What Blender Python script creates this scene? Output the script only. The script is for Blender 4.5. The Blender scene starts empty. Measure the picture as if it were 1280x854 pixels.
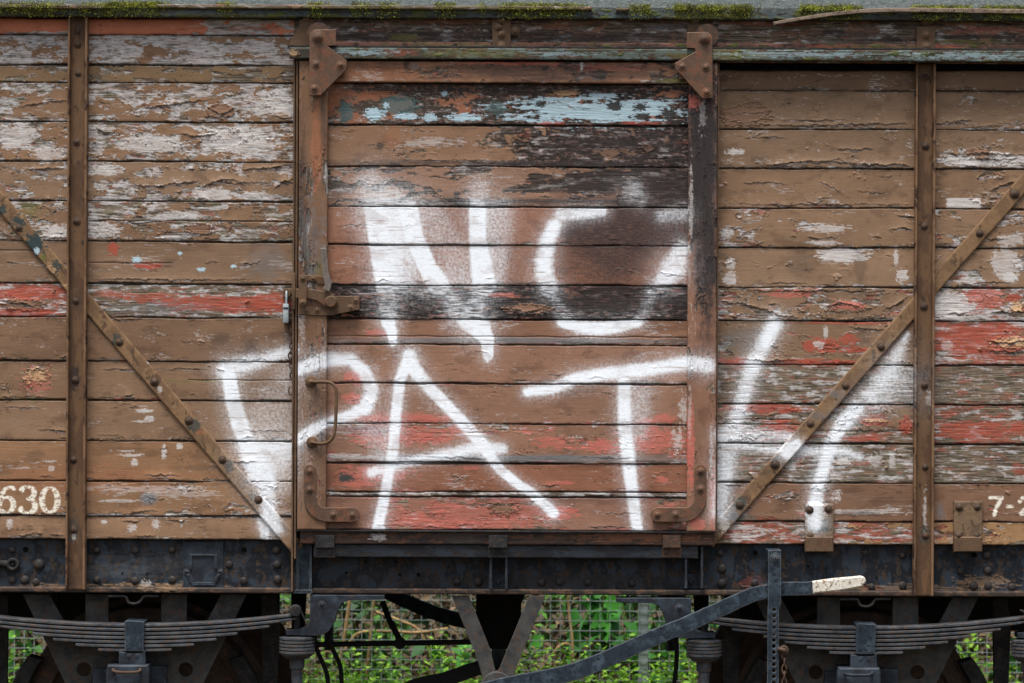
import bpy, bmesh, math, random
import numpy as np
from mathutils import Vector, Matrix

random.seed(7)
SC = bpy.context.scene
COL = SC.collection
S = 0.0031            # metres per photo pixel on the wagon side plane
D = 12.0              # camera distance from the wagon side
ZC = 2.0              # camera height
ROLL = 0.0047

# ------------------------------------------------------------------ coordinates
def unroll(px, py):
    a, b = px - 640.0, py - 427.0
    return 640 + a + b * ROLL, 427 + b - a * ROLL
def PU(u, v, y=0.0):
    k = (D + y) / D
    return Vector(((u - 640) * S * k, y, ZC - (v - 427) * S * k))
def P(px, py, y=0.0):
    u, v = unroll(px, py)
    return PU(u, v, y)
def lin(r, g, b):
    f = lambda c: (c / 12.92) if c <= 0.04045 else ((c + 0.055) / 1.055) ** 2.4
    return np.array([f(r / 255), f(g / 255), f(b / 255)])

# ------------------------------------------------------------------ object helpers
WLOC = {}
def link(name, me, mat, parent=None, origin=None):
    """link a mesh given in world coordinates as one object, origin at its centre"""
    n = len(me.vertices)
    co = np.empty(n * 3, np.float32); me.vertices.foreach_get('co', co)
    co = co.reshape(-1, 3)
    if origin is None:
        o = (co.min(0) + co.max(0)) / 2
    else:
        o = np.array(origin, np.float32)
    co = (co - o).astype(np.float32)
    me.vertices.foreach_set('co', co.ravel()); me.update()
    ob = bpy.data.objects.new(name, me); COL.objects.link(ob)
    if mat is not None and len(me.materials) == 0:
        me.materials.append(mat)
    place(ob, Vector([float(q) for q in o]), parent)
    return ob
def place(ob, w, parent=None):
    WLOC[ob] = Vector(w)
    if parent is not None:
        ob.parent = parent
        ob.location = WLOC[ob] - WLOC[parent]
    else:
        ob.location = w
def tag(o, label, cat, group=None, kind=None):
    if label: o['label'] = label
    if cat: o['category'] = cat
    if group: o['group'] = group
    if kind: o['kind'] = kind
    return o
def empty(name, loc):
    o = bpy.data.objects.new(name, None); COL.objects.link(o)
    o.empty_display_size = 0.1
    place(o, Vector(loc)); return o
def bm_obj(name, bm, mat, parent=None, smooth=None, origin=None):
    bmesh.ops.recalc_face_normals(bm, faces=bm.faces)
    me = bpy.data.meshes.new(name); bm.to_mesh(me); bm.free()
    if smooth:
        me.polygons.foreach_set('use_smooth', [True] * len(me.polygons))
        me.set_sharp_from_angle(angle=math.radians(smooth))
    return link(name, me, mat, parent, origin)

# ------------------------------------------------------------------ bmesh shapes
def prism(bm, pts, thick, holes=(), bev=0.0, segs=1):
    """pts: list of world Vectors on one y plane (front); extruded back by thick"""
    loops = [pts] + list(holes)
    edges = []; allv = []
    for lp in loops:
        vs = [bm.verts.new(p) for p in lp]; allv += vs
        for i in range(len(vs)):
            edges.append(bm.edges.new((vs[i], vs[(i + 1) % len(vs)])))
    if len(loops) == 1:
        faces = [bm.faces.new(allv)]
    else:
        r = bmesh.ops.triangle_fill(bm, use_beauty=True, use_dissolve=False, edges=edges)
        faces = [g for g in r['geom'] if isinstance(g, bmesh.types.BMFace)]
    front = set(faces)
    ext = bmesh.ops.extrude_face_region(bm, geom=faces, use_keep_orig=True)
    nv = [g for g in ext['geom'] if isinstance(g, bmesh.types.BMVert)]
    bmesh.ops.translate(bm, verts=nv, vec=(0, thick, 0))
    if bev > 0:
        be = [e for e in edges if e.is_valid]
        bmesh.ops.bevel(bm, geom=be, offset=bev, segments=segs, profile=0.5, affect='EDGES')
    return faces
def ppoly(bm, pxs, y, thick, bev=0.0015, holes=()):
    return prism(bm, [P(a, b, y) for a, b in pxs], thick, [[P(a, b, y) for a, b in h] for h in holes], bev)
def circ(cx, cy, r, n=16):
    return [(cx + r * math.cos(2 * math.pi * i / n), cy + r * math.sin(2 * math.pi * i / n)) for i in range(n)]
def box(bm, a, b, bev=0.0):
    a, b = Vector(a), Vector(b)
    m = Matrix.Translation((a + b) / 2) @ Matrix.Diagonal((abs(b.x - a.x), abs(b.y - a.y), abs(b.z - a.z), 1))
    r = bmesh.ops.create_cube(bm, size=1, matrix=m)
    if bev > 0:
        es = list({e for v in r['verts'] for e in v.link_edges})
        bmesh.ops.bevel(bm, geom=es, offset=bev, segments=2, profile=0.5, affect='EDGES')
def pbox(bm, x0, y0, x1, y1, yf, yb, bev=0.002):
    """box from unrolled photo rectangle between depth yf and yb"""
    a, b = PU(x0, y1, yf), PU(x1, y0, yf)
    box(bm, (a.x, yf, a.z), (b.x, yb, b.z), bev)
def tube(bm, pts, r, n=8, cap=True):
    pts = [Vector(p) for p in pts]
    rs = r if isinstance(r, (list, tuple)) else [r] * len(pts)
    rings = []
    prev = None
    for i, p in enumerate(pts):
        t = (pts[min(i + 1, len(pts) - 1)] - pts[max(i - 1, 0)]).normalized()
        ref = prev if prev is not None else (Vector((0, 1, 0)) if abs(t.y) < 0.9 else Vector((1, 0, 0)))
        a = t.cross(ref).normalized(); b = a.cross(t).normalized(); prev = b
        rings.append([bm.verts.new(p + (a * math.cos(2 * math.pi * k / n) + b * math.sin(2 * math.pi * k / n)) * rs[i]) for k in range(n)])
    for i in range(len(rings) - 1):
        for k in range(n):
            bm.faces.new((rings[i][k], rings[i][(k + 1) % n], rings[i + 1][(k + 1) % n], rings[i + 1][k]))
    if cap:
        bm.faces.new(rings[0]); bm.faces.new(rings[-1])
def smooth_path(pts, n=6):
    """Catmull-Rom through 2-D or 3-D points"""
    pts = [np.array(p, float) for p in pts]
    out = []
    for i in range(len(pts) - 1):
        p0 = pts[max(i - 1, 0)]; p1 = pts[i]; p2 = pts[i + 1]; p3 = pts[min(i + 2, len(pts) - 1)]
        for k in range(n):
            t = k / n
            out.append(0.5 * ((2 * p1) + (-p0 + p2) * t + (2 * p0 - 5 * p1 + 4 * p2 - p3) * t * t + (-p0 + 3 * p1 - 3 * p2 + p3) * t ** 3))
    out.append(pts[-1])
    return out
def lathe(bm, prof, c, axis='Y', n=32):
    """prof: list of (radius, offset along axis)"""
    rings = []
    for r, o in prof:
        ring = []
        for k in range(n):
            a = 2 * math.pi * k / n
            if axis == 'Y': p = Vector((c[0] + r * math.cos(a), c[1] + o, c[2] + r * math.sin(a)))
            elif axis == 'Z': p = Vector((c[0] + r * math.cos(a), c[1] + r * math.sin(a), c[2] + o))
            else: p = Vector((c[0] + o, c[1] + r * math.cos(a), c[2] + r * math.sin(a)))
            ring.append(bm.verts.new(p))
        rings.append(ring)
    for i in range(len(rings) - 1):
        for k in range(n):
            bm.faces.new((rings[i][k], rings[i][(k + 1) % n], rings[i + 1][(k + 1) % n], rings[i + 1][k]))
    bm.faces.new(rings[0]); bm.faces.new(rings[-1])
def ribbon(path, w0, w1=None):
    """outline polygon of a flat bar that follows path; returns px list"""
    path = [np.array(p, float) for p in path]
    L, R = [], []
    n = len(path)
    for i, p in enumerate(path):
        t = path[min(i + 1, n - 1)] - path[max(i - 1, 0)]; t = t / np.linalg.norm(t)
        nn = np.array([-t[1], t[0]])
        w = w0 if w1 is None else w0 + (w1 - w0) * i / (n - 1)
        j = .35 * math.sin(i * 2.3) + .25 * math.sin(i * 5.1 + 1)
        L.append(tuple(p + nn * (w / 2 + j * .6))); R.append(tuple(p - nn * (w / 2 + j * .5)))
    return L + R[::-1]
def dome(bm, c, r, h=None, hexa=False, washer=True, n=12):
    """bolt or rivet head facing -y at c (c on the surface)"""
    h = h or r * 0.75
    if washer:
        lathe(bm, [(r * 1.45, 0.002), (r * 1.45, -0.0015), (r * 1.35, -0.0025), (r * 0.5, -0.0025)], c, 'Y', 14)
    if hexa:
        lathe(bm, [(r, 0.002), (r, -h * 0.85), (r * 0.82, -h), (r * 0.2, -h)], c, 'Y', 6)
        lathe(bm, [(r * 0.45, -h * 0.9), (r * 0.45, -h * 1.4), (r * 0.3, -h * 1.5)], c, 'Y', 8)
    else:
        lathe(bm, [(r, 0.002), (r, -h * 0.2), (r * 0.9, -h * 0.55), (r * 0.65, -h * 0.85), (r * 0.3, -h), (r * 0.05, -h * 1.02)], c, 'Y', n)

# ------------------------------------------------------------------ materials
def nodes_mat(name):
    m = bpy.data.materials.new(name); m.use_nodes = True
    nt = m.node_tree; nt.nodes.clear()
    out = nt.nodes.new('ShaderNodeOutputMaterial'); bs = nt.nodes.new('ShaderNodeBsdfPrincipled')
    nt.links.new(bs.outputs[0], out.inputs[0])
    return m, nt, bs
def N(nt, t, **kw):
    n = nt.nodes.new(t)
    for k, v in kw.items(): setattr(n, k, v)
    return n
def noise(nt, vec, scale, detail=4, rough=0.55, dist=0.0):
    n = N(nt, 'ShaderNodeTexNoise'); n.inputs['Scale'].default_value = scale
    n.inputs['Detail'].default_value = detail; n.inputs['Roughness'].default_value = rough
    n.inputs['Distortion'].default_value = dist
    nt.links.new(vec, n.inputs['Vector']); return n.outputs['Fac']
def ramp(nt, fac, stops):
    r = N(nt, 'ShaderNodeValToRGB'); e = r.color_ramp.elements
    while len(e) < len(stops): e.new(0.5)
    for i, (p, c) in enumerate(stops):
        e[i].position = p; e[i].color = (float(c[0]), float(c[1]), float(c[2]), 1)
    nt.links.new(fac, r.inputs[0]); return r.outputs[0]
def mix(nt, fac, a, b, mode='MIX'):
    m = N(nt, 'ShaderNodeMix', data_type='RGBA', blend_type=mode)
    for sock, val in ((m.inputs[0], fac), (m.inputs[6], a), (m.inputs[7], b)):
        if hasattr(val, 'node'): nt.links.new(val, sock)
        elif isinstance(val, (int, float)): sock.default_value = val
        else: sock.default_value = (float(val[0]), float(val[1]), float(val[2]), 1)
    return m.outputs[2]
def bump(nt, bs, h, strength, dist):
    b = N(nt, 'ShaderNodeBump'); b.inputs['Strength'].default_value = strength
    b.inputs['Distance'].default_value = dist
    nt.links.new(h, b.inputs['Height']); nt.links.new(b.outputs[0], bs.inputs['Normal'])
def vec_obj(nt, scale=(1, 1, 1), rnd=True):
    tc = N(nt, 'ShaderNodeTexCoord'); mp = N(nt, 'ShaderNodeMapping')
    mp.inputs['Scale'].default_value = scale
    if rnd:
        oi = N(nt, 'ShaderNodeObjectInfo')
        vm = N(nt, 'ShaderNodeVectorMath', operation='ADD')
        ml = N(nt, 'ShaderNodeMath', operation='MULTIPLY'); ml.inputs[1].default_value = 37.0
        nt.links.new(oi.outputs['Random'], ml.inputs[0])
        nt.links.new(tc.outputs['Object'], vm.inputs[0]); nt.links.new(ml.outputs[0], vm.inputs[1])
        nt.links.new(vm.outputs[0], mp.inputs['Vector'])
    else:
        nt.links.new(tc.outputs['Object'], mp.inputs['Vector'])
    return mp.outputs[0]

def mat_attr(name, vert=False, grain=0.22, bmp=0.35, fine=1.0):
    """pigment from the mesh, wood grain and fine wear from noise nodes"""
    m, nt, bs = nodes_mat(name)
    at = N(nt, 'ShaderNodeAttribute', attribute_name='pigment')
    ro = N(nt, 'ShaderNodeAttribute', attribute_name='gloss')
    v = vec_obj(nt, (300, 300, 12) if vert else (12, 300, 300), False)
    g = noise(nt, v, fine, 5, 0.65)
    v2 = vec_obj(nt, (1, 1, 1), False)
    f = noise(nt, v2, 260, 3, 0.6)
    gr = ramp(nt, g, [(0.25, (1 - grain * 1.6,) * 3), (0.5, (1, 1, 1)), (0.8, (1 + grain * 0.9,) * 3)])
    fr = ramp(nt, f, [(0.3, (0.88,) * 3), (0.7, (1.1,) * 3)])
    c = mix(nt, at.outputs['Alpha'], at.outputs['Color'], gr, 'MULTIPLY')
    c = mix(nt, 1.0, c, fr, 'MULTIPLY')
    nt.links.new(c, bs.inputs['Base Color'])
    nt.links.new(ro.outputs['Fac'], bs.inputs['Roughness'])
    bs.inputs['Specular IOR Level'].default_value = 0.16
    mu = N(nt, 'ShaderNodeMath', operation='MULTIPLY'); nt.links.new(g, mu.inputs[0]); nt.links.new(at.outputs['Alpha'], mu.inputs[1])
    bump(nt, bs, mu.outputs[0], bmp, 0.004)
    return m
def mat_metal(name, base, alt, rust, amt_alt=0.5, amt_rust=0.6, rough=0.6, sc=1.0, bmp=0.3, edge=None, spec=0.35):
    m, nt, bs = nodes_mat(name)
    v = vec_obj(nt)
    n1 = noise(nt, v, 9 * sc, 6, 0.65, 0.4)
    n2 = noise(nt, v, 26 * sc, 6, 0.7, 0.3)
    n3 = noise(nt, v, 190 * sc, 3, 0.6)
    c = mix(nt, ramp(nt, n1, [(amt_alt - 0.12, (0,) * 3), (amt_alt + 0.12, (1,) * 3)]), base, alt)
    c = mix(nt, ramp(nt, n2, [(amt_rust - 0.05, (0,) * 3), (amt_rust + 0.07, (1,) * 3)]), c, rust)
    if edge is not None:
        ge = N(nt, 'ShaderNodeNewGeometry')
        bv = N(nt, 'ShaderNodeBevel', samples=4); bv.inputs['Radius'].default_value = 0.004
        dt = N(nt, 'ShaderNodeVectorMath', operation='DOT_PRODUCT')
        nt.links.new(bv.outputs[0], dt.inputs[0]); nt.links.new(ge.outputs['Normal'], dt.inputs[1])
        er = ramp(nt, dt.outputs['Value'], [(0.86, (0.6,) * 3), (0.98, (0,) * 3)])
        em = mix(nt, 1.0, er, ramp(nt, n2, [(0.35, (0,) * 3), (0.55, (1,) * 3)]), 'MULTIPLY')
        c = mix(nt, em, c, edge)
    c = mix(nt, 1.0, c, ramp(nt, n3, [(0.3, (0.78,) * 3), (0.72, (1.2,) * 3)]), 'MULTIPLY')
    nt.links.new(c, bs.inputs['Base Color'])
    bs.inputs['Roughness'].default_value = rough
    bs.inputs['Specular IOR Level'].default_value = spec * .5
    ad = N(nt, 'ShaderNodeMath', operation='ADD'); nt.links.new(n2, ad.inputs[0]); nt.links.new(n3, ad.inputs[1])
    bump(nt, bs, ad.outputs[0], bmp, 0.004)
    return m
M_WOOD = mat_attr('weathered_planks')
M_WOODV = mat_attr('weathered_upright_boards', vert=True)
M_PAINTED = mat_attr('painted_iron', grain=0.08, bmp=0.12)
M_BROWN = mat_metal('brown_painted_iron', lin(96, 76, 58), lin(80, 62, 49), lin(100, 68, 47), 0.52, 0.6, 0.55, 1.0, 0.35, lin(140, 116, 92))
M_PLATE = mat_metal('red_brown_iron', lin(98, 76, 62), lin(78, 61, 51), lin(108, 72, 54), 0.5, 0.55, 0.55, 1.2, 0.35, lin(146, 112, 90))
M_BOLT = mat_metal('bolt_iron', lin(108, 88, 72), lin(84, 66, 54), lin(116, 74, 52), 0.5, 0.58, 0.5, 3.0, 0.3, lin(150, 124, 104))
M_BLACK = mat_metal('black_painted_iron', lin(30, 34, 41), lin(56, 66, 77), lin(64, 52, 44), 0.56, 0.64, 0.5, 1.6, 0.45, lin(92, 96, 100), 0.45)
M_BLACKRUST = mat_metal('dirty_black_iron', lin(34, 35, 37), lin(58, 58, 58), lin(74, 58, 48), 0.55, 0.6, 0.62, 2.2, 0.6, lin(86, 82, 78), 0.25)
M_RIVET = mat_metal('black_rivet', lin(52, 48, 46), lin(40, 42, 46), lin(70, 56, 46), 0.5, 0.56, 0.5, 3.0, 0.3, lin(92, 80, 70))
M_LEVER = mat_metal('blue_black_lever', lin(36, 46, 56), lin(74, 88, 100), lin(22, 25, 30), 0.60, 0.57, 0.42, 2.4, 0.6, lin(150, 152, 152))
M_GALV = mat_metal('galvanised_steel', lin(134, 146, 152), lin(160, 168, 172), lin(112, 118, 120), 0.5, 0.62, 0.45, 2.0, 0.1)
M_DARK = mat_metal('sooty_iron', lin(26, 26, 27), lin(34, 33, 33), lin(44, 36, 31), 0.5, 0.62, 0.8, 1.0, 0.3, None, 0.2)
M_STEEL = mat_metal('steel_grey_bar', lin(112, 104, 98), lin(92, 86, 82), lin(98, 74, 58), 0.5, 0.6, 0.45, 3.0, 0.2, lin(176, 170, 164))
M_RUST = mat_metal('rusty_iron', lin(78, 62, 52), lin(60, 51, 46), lin(96, 66, 50), 0.5, 0.55, 0.75, 2.0, 0.4)
M_WHEEL = mat_metal('wheel_iron', lin(78, 66, 58), lin(58, 52, 48), lin(98, 70, 54), 0.5, 0.58, 0.8, 1.5, 0.35, None, 0.2)
M_SPRING = mat_metal('worn_spring_steel', lin(46, 52, 60), lin(82, 88, 94), lin(88, 70, 58), 0.52, 0.54, 0.55, 2.4, 0.8, lin(104, 104, 102), 0.4)
M_AXLEGUARD = mat_metal('dusty_guard_iron', lin(50, 52, 54), lin(76, 76, 74), lin(80, 64, 53), 0.5, 0.56, 0.7, 1.8, 0.6, lin(96, 92, 86), 0.3)
M_BOLTD = mat_metal('dark_bolt', lin(76, 60, 50), lin(58, 48, 42), lin(94, 66, 48), 0.5, 0.58, 0.55, 3.0, 0.4, lin(120, 100, 84))
M_GRIP = mat_metal('chipped_white_grip', lin(222, 218, 208), lin(206, 200, 186), lin(112, 82, 48), 0.5, 0.56, 0.6, 3.2, 0.35)

# ------------------------------------------------------------------ numpy noise
_G = np.array([(math.cos(a), math.sin(a)) for a in np.linspace(0, 2 * math.pi, 32, endpoint=False)], np.float32)
def _h(ix, iy, seed):
    with np.errstate(over='ignore'):
        h = ix.astype(np.uint32) * np.uint32(374761393) + iy.astype(np.uint32) * np.uint32(668265263) + np.uint32((seed * 2654435761) & 0xffffffff)
        h = (h ^ (h >> np.uint32(13))) * np.uint32(1274126177)
        h = h ^ (h >> np.uint32(16))
    return h
def gn(x, y, seed=0):
    x0 = np.floor(x); y0 = np.floor(y)
    fx = (x - x0).astype(np.float32); fy = (y - y0).astype(np.float32)
    ix = x0.astype(np.int64); iy = y0.astype(np.int64)
    def dot(dx, dy):
        g = _G[_h(ix + dx, iy + dy, seed) & np.uint32(31)]
        return g[..., 0] * (fx - dx) + g[..., 1] * (fy - dy)
    u = fx * fx * fx * (fx * (fx * 6 - 15) + 10); v = fy * fy * fy * (fy * (fy * 6 - 15) + 10)
    a = dot(0, 0); b = dot(1, 0); c = dot(0, 1); d = dot(1, 1)
    return (a + u * (b - a)) * (1 - v) + (c + u * (d - c)) * v
def fbm(x, y, o=4, seed=0, g=0.55, l=2.03):
    s = 0; a = 1.0; t = 0
    for i in range(o):
        s = s + a * gn(x, y, seed + i * 17); t += a * a
        x = x * l + 11.3; y = y * l + 5.7; a *= g
    return s / math.sqrt(t)                      # std close to 0.25
def uni(n):                                       # about uniform 0..1
    return 1 / (1 + np.exp(-n * 6.6))
def sst(a, b, x):
    t = np.clip((x - a) / (b - a), 0, 1); return t * t * (3 - 2 * t)
def lerp(a, b, t):
    return a + (b - a) * t[..., None]

# ------------------------------------------------------------------ spray paint
def poly_alpha(U, V, strokes, soft=3.0, over=True, seed=3):
    out = np.zeros(U.shape, np.float32)
    u_ax = U[0, :]; v_ax = V[:, 0]
    tensor = np.allclose(U[0, 0], U[-1, 0]) and np.allclose(V[0, 0], V[0, -1])
    for st in strokes:
        pts = [unroll(p[0], p[1]) + (p[2],) for p in st['p']]
        inten = st.get('i', 1.0); so = st.get('soft', soft)
        rmax = max(p[2] for p in pts) * 3.2 + so * 2
        x0 = min(p[0] for p in pts) - rmax; x1 = max(p[0] for p in pts) + rmax
        y0 = min(p[1] for p in pts) - rmax; y1 = max(p[1] for p in pts) + rmax
        if tensor:
            iu = np.where((u_ax >= x0) & (u_ax <= x1))[0]; iv = np.where((v_ax >= y0) & (v_ax <= y1))[0]
            if len(iu) == 0 or len(iv) == 0: continue
            sl = (slice(iv[0], iv[-1] + 1), slice(iu[0], iu[-1] + 1))
        else:
            if U.max() < x0 or U.min() > x1 or V.max() < y0 or V.min() > y1: continue
            sl = (slice(None), slice(None))
        u = U[sl]; v = V[sl]
        best = np.full(u.shape, 1e9, np.float32)
        for (ax, ay, ar), (bx, by, br) in zip(pts[:-1], pts[1:]):
            dx, dy = bx - ax, by - ay; L2 = dx * dx + dy * dy + 1e-9
            t = np.clip(((u - ax) * dx + (v - ay) * dy) / L2, 0, 1)
            d = np.hypot(u - ax - t * dx, v - ay - t * dy) / (ar + (br - ar) * t)
            best = np.minimum(best, d)
        rm = sum(p[2] for p in pts) / len(pts)
        core = 1 - sst(1 - so / rm, 1 + so / rm, best)
        a = core
        if over:
            a = np.maximum(a, 0.36 * np.exp(-(best / 1.6) ** 2))
        a = a * inten
        o = out[sl]
        out[sl] = 1 - (1 - o) * (1 - a)
    if over:
        sp = gn(U * 0.9, V * 0.9, 91) * 1.0 + gn(U * 0.3, V * 0.3, 92) * 0.8
        out = np.clip(out + sp * 0.5 * np.clip(out * (1 - out) * 4, 0, 1), 0, 1)
    return out
GRAF = [
 # N
 dict(p=[(462,230,18),(468,252,18)], i=.5, soft=12),
 dict(p=[(488,262,26),(500,300,22),(505,350,16)], i=.66, soft=14),
 dict(p=[(468,262,13),(474,300,14),(480,340,14),(483,356,14)], i=1.0),
 dict(p=[(486,262,16),(492,300,13),(490,352,10)], i=.72, soft=8),
 dict(p=[(483,358,11),(486,398,11)], i=.55, soft=6),
 dict(p=[(485,402,9),(490,415,7),(491,428,5)], i=1),
 dict(p=[(510,262,13),(519,300,12),(535,335,12),(548,356,14)], i=1),
 dict(p=[(548,356,12),(566,380,11),(582,399,13)], i=.62, soft=6),
 dict(p=[(586,402,13),(600,410,14),(609,424,9),(610,444,7)], i=1),
 dict(p=[(598,236,14),(598,258,12)], i=.45, soft=9),
 dict(p=[(597,261,11),(597,300,11),(603,340,15),(606,356,14)], i=1),
 dict(p=[(620,265,22),(622,300,18),(615,350,14)], i=.38, soft=12),
 dict(p=[(540,268,20),(560,300,16),(575,350,14)], i=.28, soft=12),
 dict(p=[(597,358,9),(594,398,10)], i=.6, soft=5),
 # O
 dict(p=[(702,268,8),(730,266,8),(752,264,7)], i=.85, soft=5),
 dict(p=[(693,282,9),(684,302,10),(680,325,11),(681,345,12),(686,358,11)], i=1, soft=6),
 dict(p=[(686,360,6),(700,384,6),(708,398,7)], i=.35, soft=5),
 dict(p=[(702,403,6),(722,409,8),(748,411,9),(775,408,8),(797,402,7)], i=1),
 dict(p=[(852,312,10),(842,335,16),(828,354,11)], i=.85, soft=8),
 dict(p=[(816,358,6),(810,378,6),(803,398,6)], i=.3, soft=6),
 dict(p=[(828,270,8),(856,266,10)], i=.4, soft=8),
 dict(p=[(790,240,12),(800,252,8)], i=.4, soft=8),
 dict(p=[(812,368,5),(816,369,4)], i=.5),
 # P
 dict(p=[(283,462,12),(320,452,9),(345,444,7),(367,438,7)], i=.85, soft=7),
 dict(p=[(286,470,9),(291,500,10),(300,532,11),(308,552,10)], i=1),
 dict(p=[(308,556,10),(322,560,9),(366,556,4)], i=.7, soft=5),
 dict(p=[(312,566,13),(326,590,17),(332,602,13)], i=1, soft=6),
 dict(p=[(318,560,8),(345,572,16),(360,566,12)], i=.55, soft=9),
 dict(p=[(345,560,26),(352,595,22)], i=.28, soft=16),
 dict(p=[(340,520,30),(358,480,22)], i=.22, soft=16),
 dict(p=[(334,610,9),(336,640,10),(345,660,9)], i=.75, soft=6),
 dict(p=[(328,650,7),(331,672,5)], i=.7),
 dict(p=[(373,462,8),(390,455,9),(412,449,9),(438,449,8),(455,464,8),(465,488,9),(457,510,9),(436,520,7),(409,528,6),(390,538,7),(374,549,7)], i=1, soft=4),
 # A
 dict(p=[(512,446,8),(500,475,7),(495,515,7),(492,557,7),(485,597,6.5),(479,630,7),(471,664,7)], i=1),
 dict(p=[(512,446,9),(518,462,9),(537,485,8),(569,518,7.5),(599,551,8),(625,587,6.5),(648,606,6),(663,615,6),(692,641,7)], i=1),
 dict(p=[(464,591,6),(490,582,6),(512,577,6),(569,566,7),(600,560,8),(628,561,6)], i=.9, soft=5),
 dict(p=[(470,540,18),(490,580,18)], i=.25, soft=12),
 # T
 dict(p=[(659,490,6),(690,486,7),(718,474,8),(767,466,8.5),(816,461,8.5),(858,454,9),(884,457,10)], i=1, soft=4.5),
 dict(p=[(780,478,8),(781,531,9),(785,570,9),(790,613,8),(797,664,7)], i=1, soft=3.5),
 dict(p=[(800,480,14),(800,540,12)], i=.3, soft=10),
 # Y
 dict(p=[(968,405,10),(955,430,10),(941,456,9)], i=1, soft=7),
 dict(p=[(940,458,9),(932,485,9),(922,520,9)], i=.8, soft=6),
 dict(p=[(921,522,9),(912,555,11),(904,600,9),(898,640,7)], i=.7, soft=7),
 dict(p=[(898,542,6),(930,541,8),(985,545,5)], i=.55, soft=5),
 dict(p=[(987,562,9),(1010,563,5),(1060,566,5),(1075,572,4)], i=.7, soft=5),
 dict(p=[(1134,418,3),(1122,442,7),(1108,470,10),(1088,494,8)], i=.7, soft=9),
 dict(p=[(1120,480,26),(1095,500,16)], i=.3, soft=14),
 dict(p=[(1070,511,10),(1051,533,9),(1038,556,8),(1030,585,8),(1025,600,8)], i=.95, soft=5),
 dict(p=[(1022,610,9),(1018,640,9),(1018,656,9)], i=.85, soft=6),
 dict(p=[(905,548,9),(935,556,8),(975,560,6)], i=.6, soft=6),
 dict(p=[(905,590,13),(900,640,12)], i=.4, soft=10),
 dict(p=[(984,568,7),(996,556,7)], i=.9, soft=4),
 dict(p=[(610,440,3),(609,452,1.5)], i=.8, soft=1.5), dict(p=[(479,660,2.5),(477,672,1.4)], i=.6, soft=1.5), dict(p=[(335,660,2.4),(333,676,1.4)], i=.8, soft=1.5),
 dict(p=[(470,668,2),(478,672,7),(486,673,2)], i=.8),
]
def stroke_px(pts, r):
    return dict(p=[(a, b, r) for a, b in pts], soft=0.9)
def arcp(cx, cy, rx, ry, a0, a1, n, rt, rs):
    o = []
    for i in range(n + 1):
        a = math.radians(a0 + (a1 - a0) * i / n)
        w = rs + (rt - rs) * abs(math.cos(a))
        o.append((cx + rx * math.cos(a), cy + ry * math.sin(a), w))
    return o
DIGITS = [
 dict(p=arcp(62.5, 625, 9.8, 15.2, 0, 360, 32, 3.7, 1.5), soft=.8),                       # 0
 dict(p=arcp(34.5, 616, 8.6, 7.4, -150, 90, 18, 3.3, 1.5), soft=.8),                       # 3
 dict(p=arcp(34.5, 632.5, 9.8, 8.8, -90, 150, 18, 3.6, 1.5), soft=.8),
 dict(p=[(27.5, 612, 2.6), (28, 614, 2.4)], soft=.8), dict(p=[(26.5, 636, 2.8), (27, 635, 2.4)], soft=.8),
 dict(p=arcp(8, 631, 9.2, 9.6, 0, 360, 24, 3.5, 1.5), soft=.8),                            # 6
 dict(p=[(17.5, 610.5, 2.8), (14, 608.5, 1.6), (7, 611, 2.2), (1.5, 619, 3.3), (-1, 630, 3.6)], soft=.8),
]
DASH = [
 dict(p=[(1237.5, 622.3, 2.1), (1252.5, 622.3, 2.1)], soft=.8), dict(p=[(1252, 623, 2.5), (1246, 633, 2.6), (1242.5, 643.5, 2.6)], soft=.8),
 dict(p=[(1258.5, 633.2, 1.9), (1265.5, 633.2, 1.9)], soft=.8),
 dict(p=[(1274.5, 627, 2.3), (1278, 622.6, 2.2), (1284, 622, 2.3), (1288, 627, 2.4), (1285, 633, 2.3), (1275.5, 642.3, 2.2), (1290, 642.3, 2.2)], soft=.8),
]
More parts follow.
